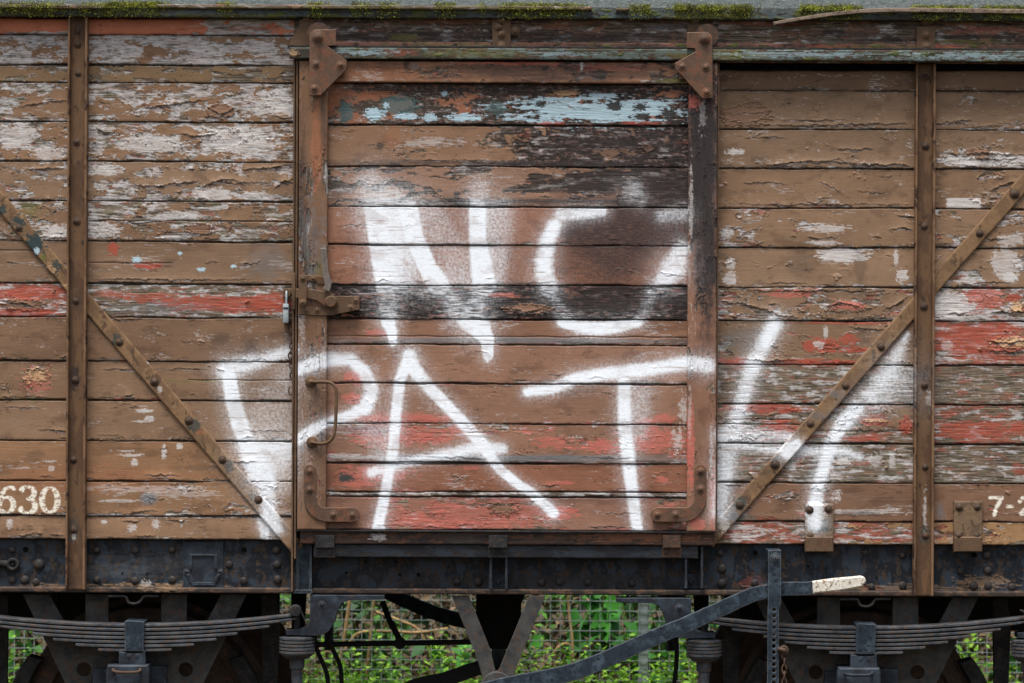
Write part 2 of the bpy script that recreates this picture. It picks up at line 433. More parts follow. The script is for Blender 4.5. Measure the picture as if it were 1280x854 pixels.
# ------------------------------------------------------------------ weathered paint on wood
C_WDARK, C_WLITE = lin(66, 56, 48), lin(134, 122, 108)
C_CHAR, C_CHARL = lin(32, 27, 26), lin(82, 71, 66)
C_WHITE, C_RED, C_SALM = lin(194, 192, 192), lin(148, 76, 61), lin(174, 98, 86)
C_SPRAY = lin(232, 238, 245)
def layered(U, V, b, w, r, d, brown, red, seed=0, vert=False, oy=0.0, flake=1.0):
    x, y = (V, U) if vert else (U, V)
    xs = 1.0 if np.isscalar(oy) else .62 + .95 * uni(gn(oy * .37 + .4, oy * 0 + seed + .5, 9))
    x = x * xs + oy * 3.1; y = y * (.5 + .5 * xs) + oy
    wx = fbm(x / 30, y / 14, 3, seed + 5); wy = fbm(x / 26, y / 12, 3, seed + 6)
    nB = uni(fbm(x / 62 + wx * 0.5, y / 17 + wy * 0.7, 5, seed + 1, 0.6) * 0.92)
    nW = uni(fbm(x / 34 + wx * 0.3, y / 7 + wy * 0.3, 5, seed + 2, 0.62) * 0.9)
    nR = uni(fbm(x / 40 + wy * 0.4, y / 9 + wx * 0.3, 5, seed + 3, 0.62) * 0.9)
    grain = fbm(x / 46, y / 1.9, 4, seed + 7, 0.6)
    strk = fbm(x / 15, y / 1.15, 3, seed + 8, 0.6)
    crack = sst(0.30, 0.52, fbm(x / 90, y / 2.6, 3, seed + 9, 0.5))
    big = fbm(x / 120, y / 40, 3, seed + 10)
    # bare wood
    col = lerp(C_WDARK, C_WLITE, np.clip(0.45 + grain * 1.3 + big * 0.35, 0, 1))
    ch = lerp(C_CHAR, C_CHARL, np.clip(0.12 + strk * 1.1 + grain * 0.5, 0, 1))
    crk = sst(0.22, 0.42, fbm(x / 55, y / 1.25, 4, seed + 22, 0.6))
    mot = fbm(x / 9, y / 3.4, 4, seed + 23, 0.62)
    blot = uni(fbm(x / 38, y / 12, 4, seed + 24))
    col = lerp(col, col * np.array([0.95, 1.0, 0.86]), sst(.55, .8, blot) * .7)
    col = lerp(col, brown * 0.8, sst(.5, .2, blot) * .45 * (1 - d))
    col = lerp(col, ch, d)
    pk = sst(0.12, 0.30, mot * .8 + 0.5 * fbm(x / 50, y / 9, 3, seed + 25)) * d
    col = lerp(col, lin(150, 122, 114), pk * 0.5)
    col = col * (1 - 0.6 * crk)[..., None]
    h = grain * 0.0009 - crack * 0.0012
    # red layer
    mr = sst(-0.24, 0.14, r - nR - 0.25 * np.abs(strk) + 0.22 * mot) * np.clip(.85 + strk * 1.1, .15, 1)
    rc = red * (1 + 0.35 * grain + 0.25 * big + .25 * mot)[..., None]
    rc = lerp(rc, lin(168, 112, 96), sst(0.0, 0.35, strk + .5 * mot) * .4)
    col = lerp(col, rc, mr * np.clip(.88 + .5 * mot, .3, .95)); h = h + mr * 0.0003
    # pale undercoat
    mw = sst(-0.24, 0.16, w - nW - 0.2 * np.abs(strk) + 0.16 * mot) * (1 - .6 * crk)
    pink = uni(fbm(x / 50, y / 12, 3, seed + 31)) 
    wc = C_WHITE * (0.86 + 0.24 * grain + 0.12 * big)[..., None]
    wc = lerp(wc, wc * np.array([1.0, 0.86, 0.84]), np.clip(pink * 1.4 - 0.6, 0, 0.8))
    col = lerp(col, wc, mw * np.clip(0.8 + strk * 1.3 + .5 * mot, 0.05, 1)); h = h + mw * 0.0004
    # dirt between undercoat and topcoat
    # topcoat
    s = b - nB
    mb = sst(-0.010, 0.014, s + 0.012 * strk)
    curl = uni(fbm(x / 24, y / 10, 2, seed + 12))
    lip = np.where(s > 0, np.exp(-(s / 0.035) ** 2), 0) * flake * sst(0.25, 0.8, curl)
    tone = 1 + 0.22 * big + 0.10 * fbm(x / 18, y / 9, 3, seed + 13) + 0.015 * grain
    bc = brown * tone[..., None]
    if not np.isscalar(oy):
        pv = gn(oy * .73 + .3, oy * 0 + seed + .5, 12); pw = gn(oy * .41 + .3, oy * 0 + seed + 7.5, 13)
        bc = bc * (1 + .28 * pv)[..., None] * (1 + pw[..., None] * np.array([.10, .0, -.10]))
    soil = sst(0.12, 0.42, fbm(x / 45, y / 22, 4, seed + 14))
    bc = lerp(bc, bc * np.array([0.62, 0.60, 0.60]), soil * 0.62)
    scr = sst(0.26, 0.46, fbm(x / 14, y / 1.3, 3, seed + 15, 0.6) * .75 + 0.55 * fbm(x / 80, y / 14, 3, seed + 21))
    fleck = sst(0.40, 0.50, 0.66 * fbm(x / 15, y / 1.5, 4, seed + 16, 0.68) + 0.75 * fbm(x / 70, y / 22, 3, seed + 17))
    bc = lerp(bc, C_WLITE * 1.05, scr * 0.2)
    bc = lerp(bc, C_WHITE * 0.9, fleck * 0.48)
    hair = sst(0.045, 0.0, np.abs(fbm(x / 40, y / 5, 3, seed + 18, 0.5))) * sst(0.1, 0.35, fbm(x / 60, y / 25, 2, seed + 19))
    bc = bc * (1 - 0.65 * hair)[..., None]
    bc = lerp(bc, np.minimum(brown * 1.75 + 0.04, 1), lip * 0.55)
    col = lerp(col, bc, mb)
    h = h * (1 - .75 * mb) + mb * (0.0011 * flake + 0.0004) + lip * 0.0042 - hair * mb * 0.0005 - scr * mb * 0.0003
    rough = 0.78 - 0.22 * mb - 0.06 * mw
    return h, col, rough, crack, strk, mb

def ell(U, V, px, py, rx, ry, seed=0, rag=0.35):
    """ragged ellipse field: >0 inside"""
    a, c = unroll(px, py)
    q = np.hypot((U - a) / rx, (V - c) / ry) if rag > .08 else np.maximum(np.abs(U - a) / rx, np.abs(V - c) / ry)
    near = q < 2.2
    f = 1 - q
    if near.any():
        n = np.zeros_like(q)
        n[near] = .85 * fbm(U[near] / max(2.5, rx * .7), V[near] / max(1.3, ry * .34), 4, 200 + seed, 0.72) + .4 * fbm(U[near] / 9, V[near] / 4, 3, 230 + seed, 0.65)
        f = f + n * rag * 2.2
    return f
PAINTS = dict(l=lin(164, 188, 199), t=lin(76, 98, 98), W=lin(194, 190, 188), R=lin(156, 76, 60), S=lin(178, 100, 88), k=lin(52, 46, 46),
              o=lin(152, 98, 70), g=lin(104, 108, 112), y=lin(104, 100, 54), K=lin(46, 42, 40), B=lin(124, 95, 77), c=lin(184, 150, 114), n=lin(44, 60, 62))
def overlays(U, V, h, col, items):
    for i, it in enumerate(items):
        kind, px, py, rx, ry = it[:5]; st = it[5] if len(it) > 5 else 1.0; rag = it[6] if len(it) > 6 else 0.4
        f = ell(U, V, px, py, rx, ry, i, rag)
        m = sst(-0.03, 0.06, f) * st
        if kind in 'kg' : m = sst(-0.3, 0.6, f) * st
        if not m.any(): continue
        sn = fbm(U / 20, V / 1.5, 3, 300); tex = (1 + 0.18 * sn)[..., None]
        if kind in 'WRS': m = m * np.clip(.95 + 1.1 * sn, .1, 1)
        col = lerp(col, PAINTS[kind] * tex, m)
        if kind in 'lWtRS': h = h + m * 0.0003
        if kind == 'B' or kind == 'c':
            e = np.where(f > 0, np.exp(-(f / 0.12) ** 2), 0)
            h = h + m * 0.0015 + e * 0.004
    return h, col
def finish(U, V, h, col, rough, crack, strk, d, extra=True):
    if extra:
        a = poly_alpha(U, V, GRAF)
        a = a * (1 - 0.6 * crack) * (1 - .26 * sst(.05, .4, fbm(U / 40, V / 24, 3, 410))) * (1 - .22 * sst(.16, .42, strk)) * np.clip(1 - d * np.clip(0.42 - strk * 1.6, 0, 0.9), 0, 1)
        col = lerp(col, C_SPRAY * (1 + 0.05 * strk)[..., None], np.clip(a, 0, 1))
    return h, np.clip(col, 0.004, 0.95), np.clip(rough, 0.35, 0.95)

def axis(a, b, step, lo=-14, hi=1294, coarse=6.0):
    """sample positions from a to b, finer where the photo looks"""
    out = [a]
    while out[-1] < b - 1e-6:
        x = out[-1]; st = step if lo <= x <= hi else coarse
        if x < lo: st = min(st, max(step, lo - x))
        nx = min(x + st, b)
        out.append(nx)
    if len(out) > 2 and out[-1] - out[-2] < step * 0.3: out.pop(-2)
    return np.array(out, np.float64)
def slab(name, u0, u1, v0, v1, y, thick, fn, mat, parent, step=0.8, edge=1.2, frame=None, coarse=6.0):
    """solid board whose front is a fine height field; fn(U,V)->(h,col,rough). frame=(px,py,ang): local axes for slanted bars"""
    us = axis(u0, u1, step, coarse=coarse) if frame is None else np.arange(u0, u1 + step * .5, step)
    vs = axis(v0, v1, step, -1e9, 1e9)
    A, B = np.meshgrid(us, vs)
    if frame is None:
        U, V = A, B
    else:
        cx, cy, an = frame
        U = cx + A * math.cos(an) - B * math.sin(an); V = cy + A * math.sin(an) + B * math.cos(an)
    h, col, rough = fn(U, V)
    # eased edges
    ed = np.minimum(np.minimum(A - u0, u1 - A), np.minimum(B - v0, v1 - B))
    h = h - 0.0025 * (1 - sst(0, edge, ed))
    k = (D + y) / D
    X = (U - 640) * S * k; Z = ZC - (V - 427) * S * k; Y = y - h
    nv, nu = A.shape
    co = np.stack([X, Y, Z], -1).reshape(-1, 3)
    idx = np.arange(nv * nu).reshape(nv, nu)
    q = np.stack([idx[:-1, :-1], idx[1:, :-1], idx[1:, 1:], idx[:-1, 1:]], -1).reshape(-1, 4)
    ring = np.concatenate([idx[0, :-1], idx[:-1, -1], idx[-1, :0:-1], idx[:0:-1, 0]])
    rb = co[ring].copy(); rb[:, 1] = y + thick
    n0 = len(co); m = len(ring)
    co = np.concatenate([co, rb]); bi = n0 + np.arange(m)
    q2 = np.stack([ring, np.roll(ring, -1), np.roll(bi, -1), bi], -1)
    quads = np.concatenate([q, q2])
    nq = len(quads)
    loops = np.concatenate([quads.ravel(), bi[::-1]]).astype(np.int32)
    starts = np.concatenate([np.arange(nq) * 4, [nq * 4]]).astype(np.int32)
    tot = np.concatenate([np.full(nq, 4), [m]]).astype(np.int32)
    me = bpy.data.meshes.new(name)
    me.vertices.add(len(co)); me.vertices.foreach_set('co', co.astype(np.float32).ravel())
    me.loops.add(len(loops)); me.loops.foreach_set('vertex_index', loops)
    me.polygons.add(len(starts)); me.polygons.foreach_set('loop_start', starts)
    sm = np.zeros(len(starts), bool); sm[:len(q)] = True
    me.polygons.foreach_set('use_smooth', sm)
    me.update(calc_edges=True)
    c4 = np.ones((len(co), 4), np.float32); c4[:, 3] = .6; c4[:n0, 3] = np.clip((np.broadcast_to(rough, A.shape).ravel() - .5) / .26, .06, 1); c4[:n0, :3] = col.reshape(-1, 3); c4[n0:, :3] = col.reshape(-1, 3)[ring]
    at = me.attributes.new('pigment', 'FLOAT_COLOR', 'POINT'); at.data.foreach_set('color', c4.ravel())
    rg = np.full(len(co), 0.75, np.float32); rg[:n0] = np.broadcast_to(rough, A.shape).ravel()
    at = me.attributes.new('gloss', 'FLOAT', 'POINT'); at.data.foreach_set('value', rg)
    return link(name, me, mat, parent)

def curls(U, V, h, col, lines, cl, seed):
    u_ax = U[0, :]; v_ax = V[:, 0]
    for i, (pts, amp) in enumerate(cl):
        xs = [p[0] for p in pts]; ys = [p[1] for p in pts]
        iu = np.where((u_ax > xs[0]) & (u_ax < xs[-1]))[0]
        iv = np.where((v_ax > min(ys) - 12) & (v_ax < max(ys) + 12))[0]
        if len(iu) < 3 or len(iv) < 3: continue
        sl = (slice(iv[0], iv[-1] + 1), slice(iu[0], iu[-1] + 1))
        u = U[sl]; v = V[sl]
        s = (u - xs[0]) / (xs[-1] - xs[0])
        env = np.sin(np.pi * np.clip(s, 0, 1)) ** .6 * (.45 + .55 * uni(fbm(u / 13, u * 0 + i * 3.3, 3, seed)))
        yl = np.interp(u, xs, ys) + fbm(u / 11, u * 0 + i * 7.7, 4, seed + 1, .65) * 3.2
        dv = v - yl
        up = (dv <= 0) * np.exp(dv / (2.2 + 2.5 * env)) * env
        gap = sst(0, .5, dv) * (1 - sst(.5, 1.2 + 3.6 * env * amp, dv)) * env
        h[sl] = h[sl] + up * .0052 * amp - gap * .001
        c = col[sl]
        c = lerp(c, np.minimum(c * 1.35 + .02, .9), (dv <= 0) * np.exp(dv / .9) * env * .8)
        w = uni(fbm(u / 12, v / 2, 3, seed + 2))
        under = lerp(lin(84, 72, 62)[None, None], lin(176, 166, 164)[None, None], sst(.55, .85, w))
        col[sl] = lerp(c, under, np.clip(gap * 1.3, 0, .9))
    return h, col
def auto_curls(lines, styles, u0, u1, n, seed, amp=.8):
    rg = random.Random(seed); out = []
    ok = [i for i, s_ in enumerate(styles) if (s_['b'] if np.isscalar(s_['b']) else max(c for _, c in s_['b'])) > .6]
    for k in range(n):
        i = rg.choice(ok); a, b = lines[i], lines[i + 1]
        L = rg.choice((8, 14, 22, 40, 70)) * rg.uniform(.7, 1.3); x = rg.uniform(u0, u1 - 10)
        f = rg.choice((.2, .5, .75, .85, .9, .93)); y = a + (b - a) * f
        out.append(([(x, y), (x + L * .5, y + rg.uniform(-2, 2)), (min(x + L, u1), y + rg.uniform(-1.5, 1.5))], amp * rg.uniform(.5, 1.2)))
    return out
# ------------------------------------------------------------------ plank tables
def planks(lines, styles, items, seed, digits=None, browns=None, wob=0.7, mids=(), dark=None, extra=True, flake=1.0, cl=()):
    lines = np.array(lines, float)
    def fn(U, V):
        idx0 = np.clip(np.searchsorted(lines, V, 'right') - 1, 0, len(lines) - 2)
        Vw = V + gn(U / 45, idx0 * 7.3 + 0.5, seed) * wob + gn(U / 7, idx0 * 3.3 + 0.5, seed + 1) * wob * 0.6 + gn(U / 210, idx0 * 5.9 + 0.5, seed + 2) * wob * 2.2
        idx = np.clip(np.searchsorted(lines, Vw, 'right') - 1, 0, len(lines) - 2)
        t = Vw - lines[idx]; bt = lines[idx + 1] - Vw
        Fb, Fw, Fr, Fd = (np.zeros(U.shape, np.float32) for _ in range(4))
        Br = np.zeros(U.shape + (3,)); Rd = np.zeros(U.shape + (3,))
        for i, stl in enumerate(styles):
            mk = idx == i
            if not mk.any(): continue
            um = U[mk]
            for F, key in ((Fb, 'b'), (Fw, 'w'), (Fr, 'r'), (Fd, 'd')):
                sp = stl.get(key, 0)
                F[mk] = sp if np.isscalar(sp) else np.interp(um, [a for a, _ in sp], [c for _, c in sp])
            Br[mk] = stl.get('c', browns); Rd[mk] = stl.get('rc', C_RED)
        # worn arrises: less paint along plank edges
        edge = np.minimum(t, bt)
        we = uni(fbm(U / 60, idx * 3.1 + .5, 3, seed + 46)); Fb = Fb - 0.2 * (1 - sst(0, 3.5, t)) - (.15 + .55 * we) * (1 - sst(1.0, 3 + 6 * we, bt)) * (Fb > .6)
        n = 0
        for it in items:
            if it[0] in ('b', 'w', 'r', 'd'):
                n += 1
                f = ell(U, V, it[1], it[2], it[3], it[4], 50 + n, 0.3)
                add = sst(0, 0.7, f) * it[5]
                if it[0] == 'b': Fb = Fb + add
                elif it[0] == 'w': Fw = Fw + add
                elif it[0] == 'r': Fr = Fr + add
                else: Fd = np.clip(Fd + add, 0, 1)
        h, col, rough, crack, strk, mb = layered(U, V, Fb, Fw, Fr, Fd, Br, Rd, seed, False, idx * 23.7, flake)
        h, col = overlays(U, V, h, col, [it for it in items if it[0] not in ('b', 'w', 'r', 'd')])
        if cl: h, col = curls(U, V, h, col, lines, cl, seed + 70)
        if dark is not None:
            a = poly_alpha(U, V, dark, 10) * 0.9
            col = lerp(col, lin(64, 52, 51) * (1 + 0.3 * strk)[..., None], np.clip(a * 1.1, 0, 1) * (1 - 0.35 * np.clip(strk * 2, 0, 1)))
        if digits is not None:
            a = poly_alpha(U, V, digits, 0.8, over=False)
            wr = sst(0.10, 0.2, fbm(U / 6, V / 4, 4, 400, 0.65))
            col = lerp(col, lin(224, 218, 204), a * (1 - 0.85 * wr))
        h, col, rough = finish(U, V, h, col, rough, crack, strk, Fd, extra)
        # grooves, grime that collects beside them
        gw = uni(fbm(U / 70, idx * 2.3 + .5, 4, seed + 47)); g = (1 - sst(0.1, .7 + 1.6 * gw ** 2, edge))
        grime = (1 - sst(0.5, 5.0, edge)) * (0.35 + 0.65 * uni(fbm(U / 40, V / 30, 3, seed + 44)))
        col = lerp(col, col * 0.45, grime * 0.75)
        for (mv, ma, mb_, ms) in mids:
            q = np.abs(V - mv - gn(U / 30, V * 0 + mv, 77) * 1.6); mm = (U > ma) & (U < mb_)
            k = (1 - sst(0.2, 1.1, q)) * mm * ms
            h = h - k * 0.004; col = lerp(col, col * 0.35, k)
        h = h - g * 0.010
        col = lerp(col, lin(30, 26, 24), g * 0.75)
        # each board sits a little differently
        h = h + (gn(idx * 5.1 + 0.3, idx * 0 + 0.5, seed + 3) * 0.004) + np.cos((t / (t + bt + 1e-6) - .5) * np.pi) * .0022 * gn(idx * 3.7 + .3, idx * 0 + .5, seed + 4) + gn(U / 160, idx * 4.3 + .5, seed + 5) * .003 + (t / (t + bt + 1e-6) - 0.5) * 0.0012
        return h, col, rough
    return fn

BL = lin(130, 103, 81); BLd = lin(120, 95, 76); BLo = lin(135, 103, 77)
def st(b, w=0, r=0, d=0, **k): return dict(b=b, w=w, r=r, d=d, **k)
LEFT_LINES = [25, 46.2, 83.8, 106, 155, 204.3, 254, 303.8, 357, 399, 454, 502.8, 553.4, 603.9, 647.5, 676.8]
LEFT = [
 st([(90, 1.1), (235, 1.1), (240, .78), (366, .45)], .75, .1, c=lin(178, 108, 80)),
 st([(0, .5), (60, .3), (110, .28), (366, .22)], .82, .02),
 st(.55, .22, 0, .1, c=lin(120, 98, 74)),
 st([(0, .5), (80, .62), (110, .45), (366, .38)], .66, .03),
 st([(0, .55), (110, .5), (366, .42)], .62, .04),
 st([(0, .72), (110, .62), (366, .66)], .62, .08),
 st([(0, .62), (110, .45), (366, .38)], .45, .03),
 st([(0, 1.0), (366, .97)], .3, .3),
 st([(0, .12), (85, .05), (366, .03)], [(0, .36), (110, .3), (366, .3)], [(0, .8), (85, .7), (110, .05), (366, .08)]),
 st(1.0, .1, .1, c=BLd), st([(0, .85), (110, 1.0), (366, .98)], .12, .4), st(1.03, .2),
 st(1.05, .2, c=BLo), st([(0, .95), (110, .9), (366, .86)], .5, .02, c=BLo), st(1.0, .5, c=BL),
]
LEFT_ITEMS = [
 ('b', 260, 142, 40, 8, .5), ('B', 276, 139, 18, 9, 1, .16), ('b', 45, 138, 34, 12, .6), ('b', 190, 148, 70, 6, .4), ('b', 250, 224, 60, 12, .5),
 ('b', 60, 233, 30, 12, .5), ('b', 170, 186, 30, 10, .4), ('W', 300, 176, 46, 20, .85), ('W', 190, 180, 40, 12, .8), ('W', 268, 243, 24, 8, .85), ('W', 318, 245, 20, 6, .85),
 ('W', 345, 130, 28, 16, .75), ('W', 130, 213, 24, 7, .8), ('W', 20, 170, 26, 16, .7), ('W', 60, 192, 20, 9, .7), ('b', 150, 190, 24, 9, .5),
 ('B', 250, 286, 17, 7, 1, .3), ('W', 225, 270, 24, 6, .7), ('W', 130, 287, 20, 8, .8), ('W', 70, 290, 18, 9, .8),
 ('R', 142, 311, 7, 8), ('R', 186, 332, 17, 4), ('l', 171, 325, 6, 4), ('l', 252, 337, 6, 2.5), ('l', 292, 333, 4, 2), ('l', 225, 317, 3, 2),
 ('g', 335, 327, 26, 24, .35), ('R', 285, 380, 78, 10, .9, .45), ('R', 190, 372, 34, 6, .8, .6), ('R', 140, 367, 22, 4, .6, .6), ('R', 340, 378, 24, 12, .8, .5), ('g', 200, 386, 60, 8, .4),
 ('B', 30, 381, 24, 7, 1, .3), ('R', 40, 366, 40, 8, .9), ('R', 30, 391, 45, 5, .9), ('k', 276, 424, 14, 9, .45), ('k', 312, 430, 10, 12, .35),
 ('S', 45, 478, 16, 12, .6, .8), ('c', 46, 470, 12, 8, .8, .8), ('y', 30, 499, 40, 2, .6), ('y', 255, 477, 60, 1.2, .7), ('y', 38, 262, 12, 10, .5, .8),
 ('W', 180, 514, 10, 2.4, .85, .5), ('W', 187, 524, 6, 4, .85, .4), ('W', 176, 527, 10, 1.2, .7, .6), ('W', 163, 569, 15, 2, .75, .6), ('W', 158, 564, 10, 1.2, .7, .6), ('W', 168, 578, 4, 5, .85, .4), ('W', 205, 566, 3, 9, .8, .5), ('W', 225, 558, 4, 4, .8), ('W', 62, 577, 8, 1.5, .7, .5), ('W', 64, 586, 4, 4, .7, .5), ('W', 30, 585, 12, 1.5, .4, .6),
 ('g', 186, 623, 12, 9, .9, .1), ('W', 150, 626, 24, 2, .6), ('W', 180, 611, 70, 4, .55, .6), ('W', 250, 646, 90, 1.5, .7), ('W', 230, 618, 40, 5, .4, .9),
 ('W', 12, 655, 4, 6, .8), ('W', 130, 653, 4, 3, .8), ('W', 165, 660, 6, 4, .8, .8), ('W', 195, 655, 4, 6, .8, .8), ('W', 227, 654, 2, 5, .8), ('g', 345, 660, 14, 9, .4),
 ('k', 250, 585, 40, 4, .3), ('o', 110, 600, 120, 18, .3),
]
RIGHT_LINES = [85.5, 112, 160.5, 209.2, 258.8, 308, 357.6, 399.4, 454.3, 503.7, 552.9, 602.2, 650.3, 679.2]
BR = lin(129, 103, 81); BRd = lin(112, 90, 72)
RIGHT = [
 st(1.06, .2, c=BRd), st([(890, .98), (1140, 1.0), (1170, .95), (1290, .86)], .5, .1), st([(890, .94), (1140, .95), (1170, .88), (1290, .82)], .6, .1), st([(890, .95), (1140, .93), (1290, .95)], .35, .2),
 st([(890, .88), (1140, .9), (1170, .78), (1290, .82)], .6, .2), st([(890, .93), (1140, .96), (1170, .9), (1290, .8)], .6, .1),
 st([(890, .62), (1140, .7), (1168, .08), (1290, .35)], [(890, .4), (1140, .3), (1168, .8), (1220, .7), (1290, .4)], [(890, .35), (1140, .25), (1290, .5)]),
 st([(890, .8), (1140, .78), (1168, .1), (1290, .2)], .3, [(890, .35), (1140, .35), (1168, .85), (1290, .8)]),
 st([(890, .05), (1140, .03), (1290, .0)], [(890, .22), (1140, .34), (1168, .12), (1290, .2)], .1),
 st([(890, .25), (1140, .35), (1168, .0), (1290, .0)], [(890, .28), (1290, .15)], [(890, .3), (1140, .35), (1168, .48), (1290, .45)]),
 st([(890, .04), (1140, .1), (1168, .0), (1290, .0)], [(890, .22), (1140, .28), (1290, .18)], .06),
 st([(890, .62), (1000, .9), (1140, .94), (1168, .92), (1290, .98)], .35, .4, c=lin(122, 94, 76)),
 st([(890, .05), (1000, .1), (1140, .2), (1168, .3), (1200, .8), (1290, .9)], .24, [(890, .62), (1140, .68), (1180, .6), (1290, .2)], c=lin(150, 116, 82)),
]
RIGHT_ITEMS = [
 ('W', 918, 190, 11, 4, .9), ('B', 930, 143, 30, 14, .7), ('W', 1235, 200, 62, 9, .95, .25), ('B', 1222, 192, 16, 7, 1), ('W', 1205, 254, 22, 6.5, .95, .06),
 ('W', 1055, 319, 34, 9, .95), ('W', 1128, 345, 7, 9, .9), ('W', 1120, 322, 3, 10, .8), ('W', 912, 349, 9, 8, .9), ('W', 913, 330, 6, 7, .8),
 ('W', 1030, 285, 26, 5, .7, .8), ('W', 1030, 304, 20, 3, .7), ('W', 908, 292, 8, 7, .8), ('W', 1258, 330, 18, 22, .7), ('W', 1262, 347, 10, 6, .9), ('W', 1264, 300, 16, 8, .6),
 ('k', 1075, 338, 9, 26, .35), ('k', 1000, 328, 16, 20, .3), ('k', 1078, 400, 12, 40, .25), ('B', 1060, 385, 26, 5, .9), ('S', 1060, 382, 22, 5, .8),
 ('R', 1028, 432, 22, 10, .95, .5), ('R', 1062, 424, 12, 7, .9), ('W', 1024, 431, 7, 5, .7), ('R', 1070, 437, 20, 4, .9), ('R', 1015, 453, 60, 4, .95), ('R', 920, 452, 24, 5, .9),
 ('S', 990, 367, 30, 5, .8), ('R', 1060, 404, 80, 1.6, .9), ('g', 930, 425, 30, 18, .4), ('t', 912, 430, 8, 12, .25), ('W', 1032, 415, 3, 8, .7),
 ('S', 1230, 372, 26, 14, .8), ('W', 1192, 384, 24, 18, .8), ('R', 1268, 371, 10, 4, .9), ('c', 1272, 383, 8, 7, .8), ('R', 1220, 425, 55, 22, .8), ('c', 1265, 428, 22, 6, .85, .6), ('W', 1184, 432, 8, 6, .5),
 ('R', 955, 511, 50, 5, .9, .6), ('R', 975, 535, 22, 9, .85, .6), ('R', 1094, 528, 20, 4, .9), ('R', 1132, 532, 8, 12, .9), ('R', 1075, 549, 25, 4, .8), ('R', 1220, 540, 50, 10, .8, .6), ('R', 1272, 532, 8, 6, .9), ('c', 1094, 526, 15, 2, .8),
 ('R', 1272, 586, 8, 8, .5), ('W', 1054, 577, 10, 5, .95), ('W', 1095, 575, 8, 8, .6, .7), ('W', 1115, 577, 4, 8, .7), ('W', 1046, 620, 5, 7, .7, .8), ('k', 905, 620, 14, 14, .3), ('t', 920, 640, 20, 14, .25),
 ('R', 1008, 642, 10, 3, .7), ('w', 930, 668, 40, 10, .4), ('W', 1080, 640, 60, 3, .6, .8), ('k', 1070, 643, 40, 3, .6, .6), ('W', 920, 660, 30, 3, .7, .8), ('g', 1175, 640, 6, 12, .5), ('W', 1252, 660, 3, 3, .3),
]
DOOR_LINES = [104, 157.2, 208.8, 259.2, 306.8, 357, 399.6, 431.6, 480, 530.2, 579.4, 615.2, 621.4, 663.4]
BD = lin(130, 98, 80); BDr = lin(134, 95, 76)
DOOR = [
 st([(410, .5), (470, .3), (600, .12), (860, .08)], .05, .0, [(410, .4), (500, .75), (860, .95)], c=lin(136, 94, 74)),
 st([(410, .97), (600, .88), (640, .22), (860, .08)], [(410, .16), (600, .14), (860, .05)], .0, [(410, .2), (600, .4), (650, .9), (860, 1)], c=lin(132, 102, 80)),
 st([(410, .62), (600, .68), (730, .35), (800, .12), (860, .08)], [(410, .2), (860, .08)], .0, [(410, .6), (700, .8), (860, 1)], c=lin(130, 100, 82)),
 st(1.04, .1, c=BDr), st([(410, 1.06), (860, .98)], .1, .05, c=BDr),
 st([(410, .10), (640, .15), (860, .0)], [(410, .10), (640, .06), (860, 0)], .0, 1.0, c=lin(130, 90, 70)),
 st(1.0, .1, .4, c=BD, rc=C_SALM), st(1.0, .2, .3, c=BD, rc=C_SALM), st([(410, .96), (860, .97)], .3, .7, c=BD, rc=C_SALM),
 st([(410, .8), (440, .62), (700, .8), (860, .72)], .25, .55, c=BD, rc=C_SALM), st(.94, .2, .6, c=lin(122, 84, 66), rc=C_SALM),
 st(.12, .45, 0, .3), st([(410, 1.02), (455, .9), (500, .35), (690, .5), (730, .93), (800, 1.0), (860, .6)], .12, .66, c=lin(126, 92, 76), rc=C_SALM),
]
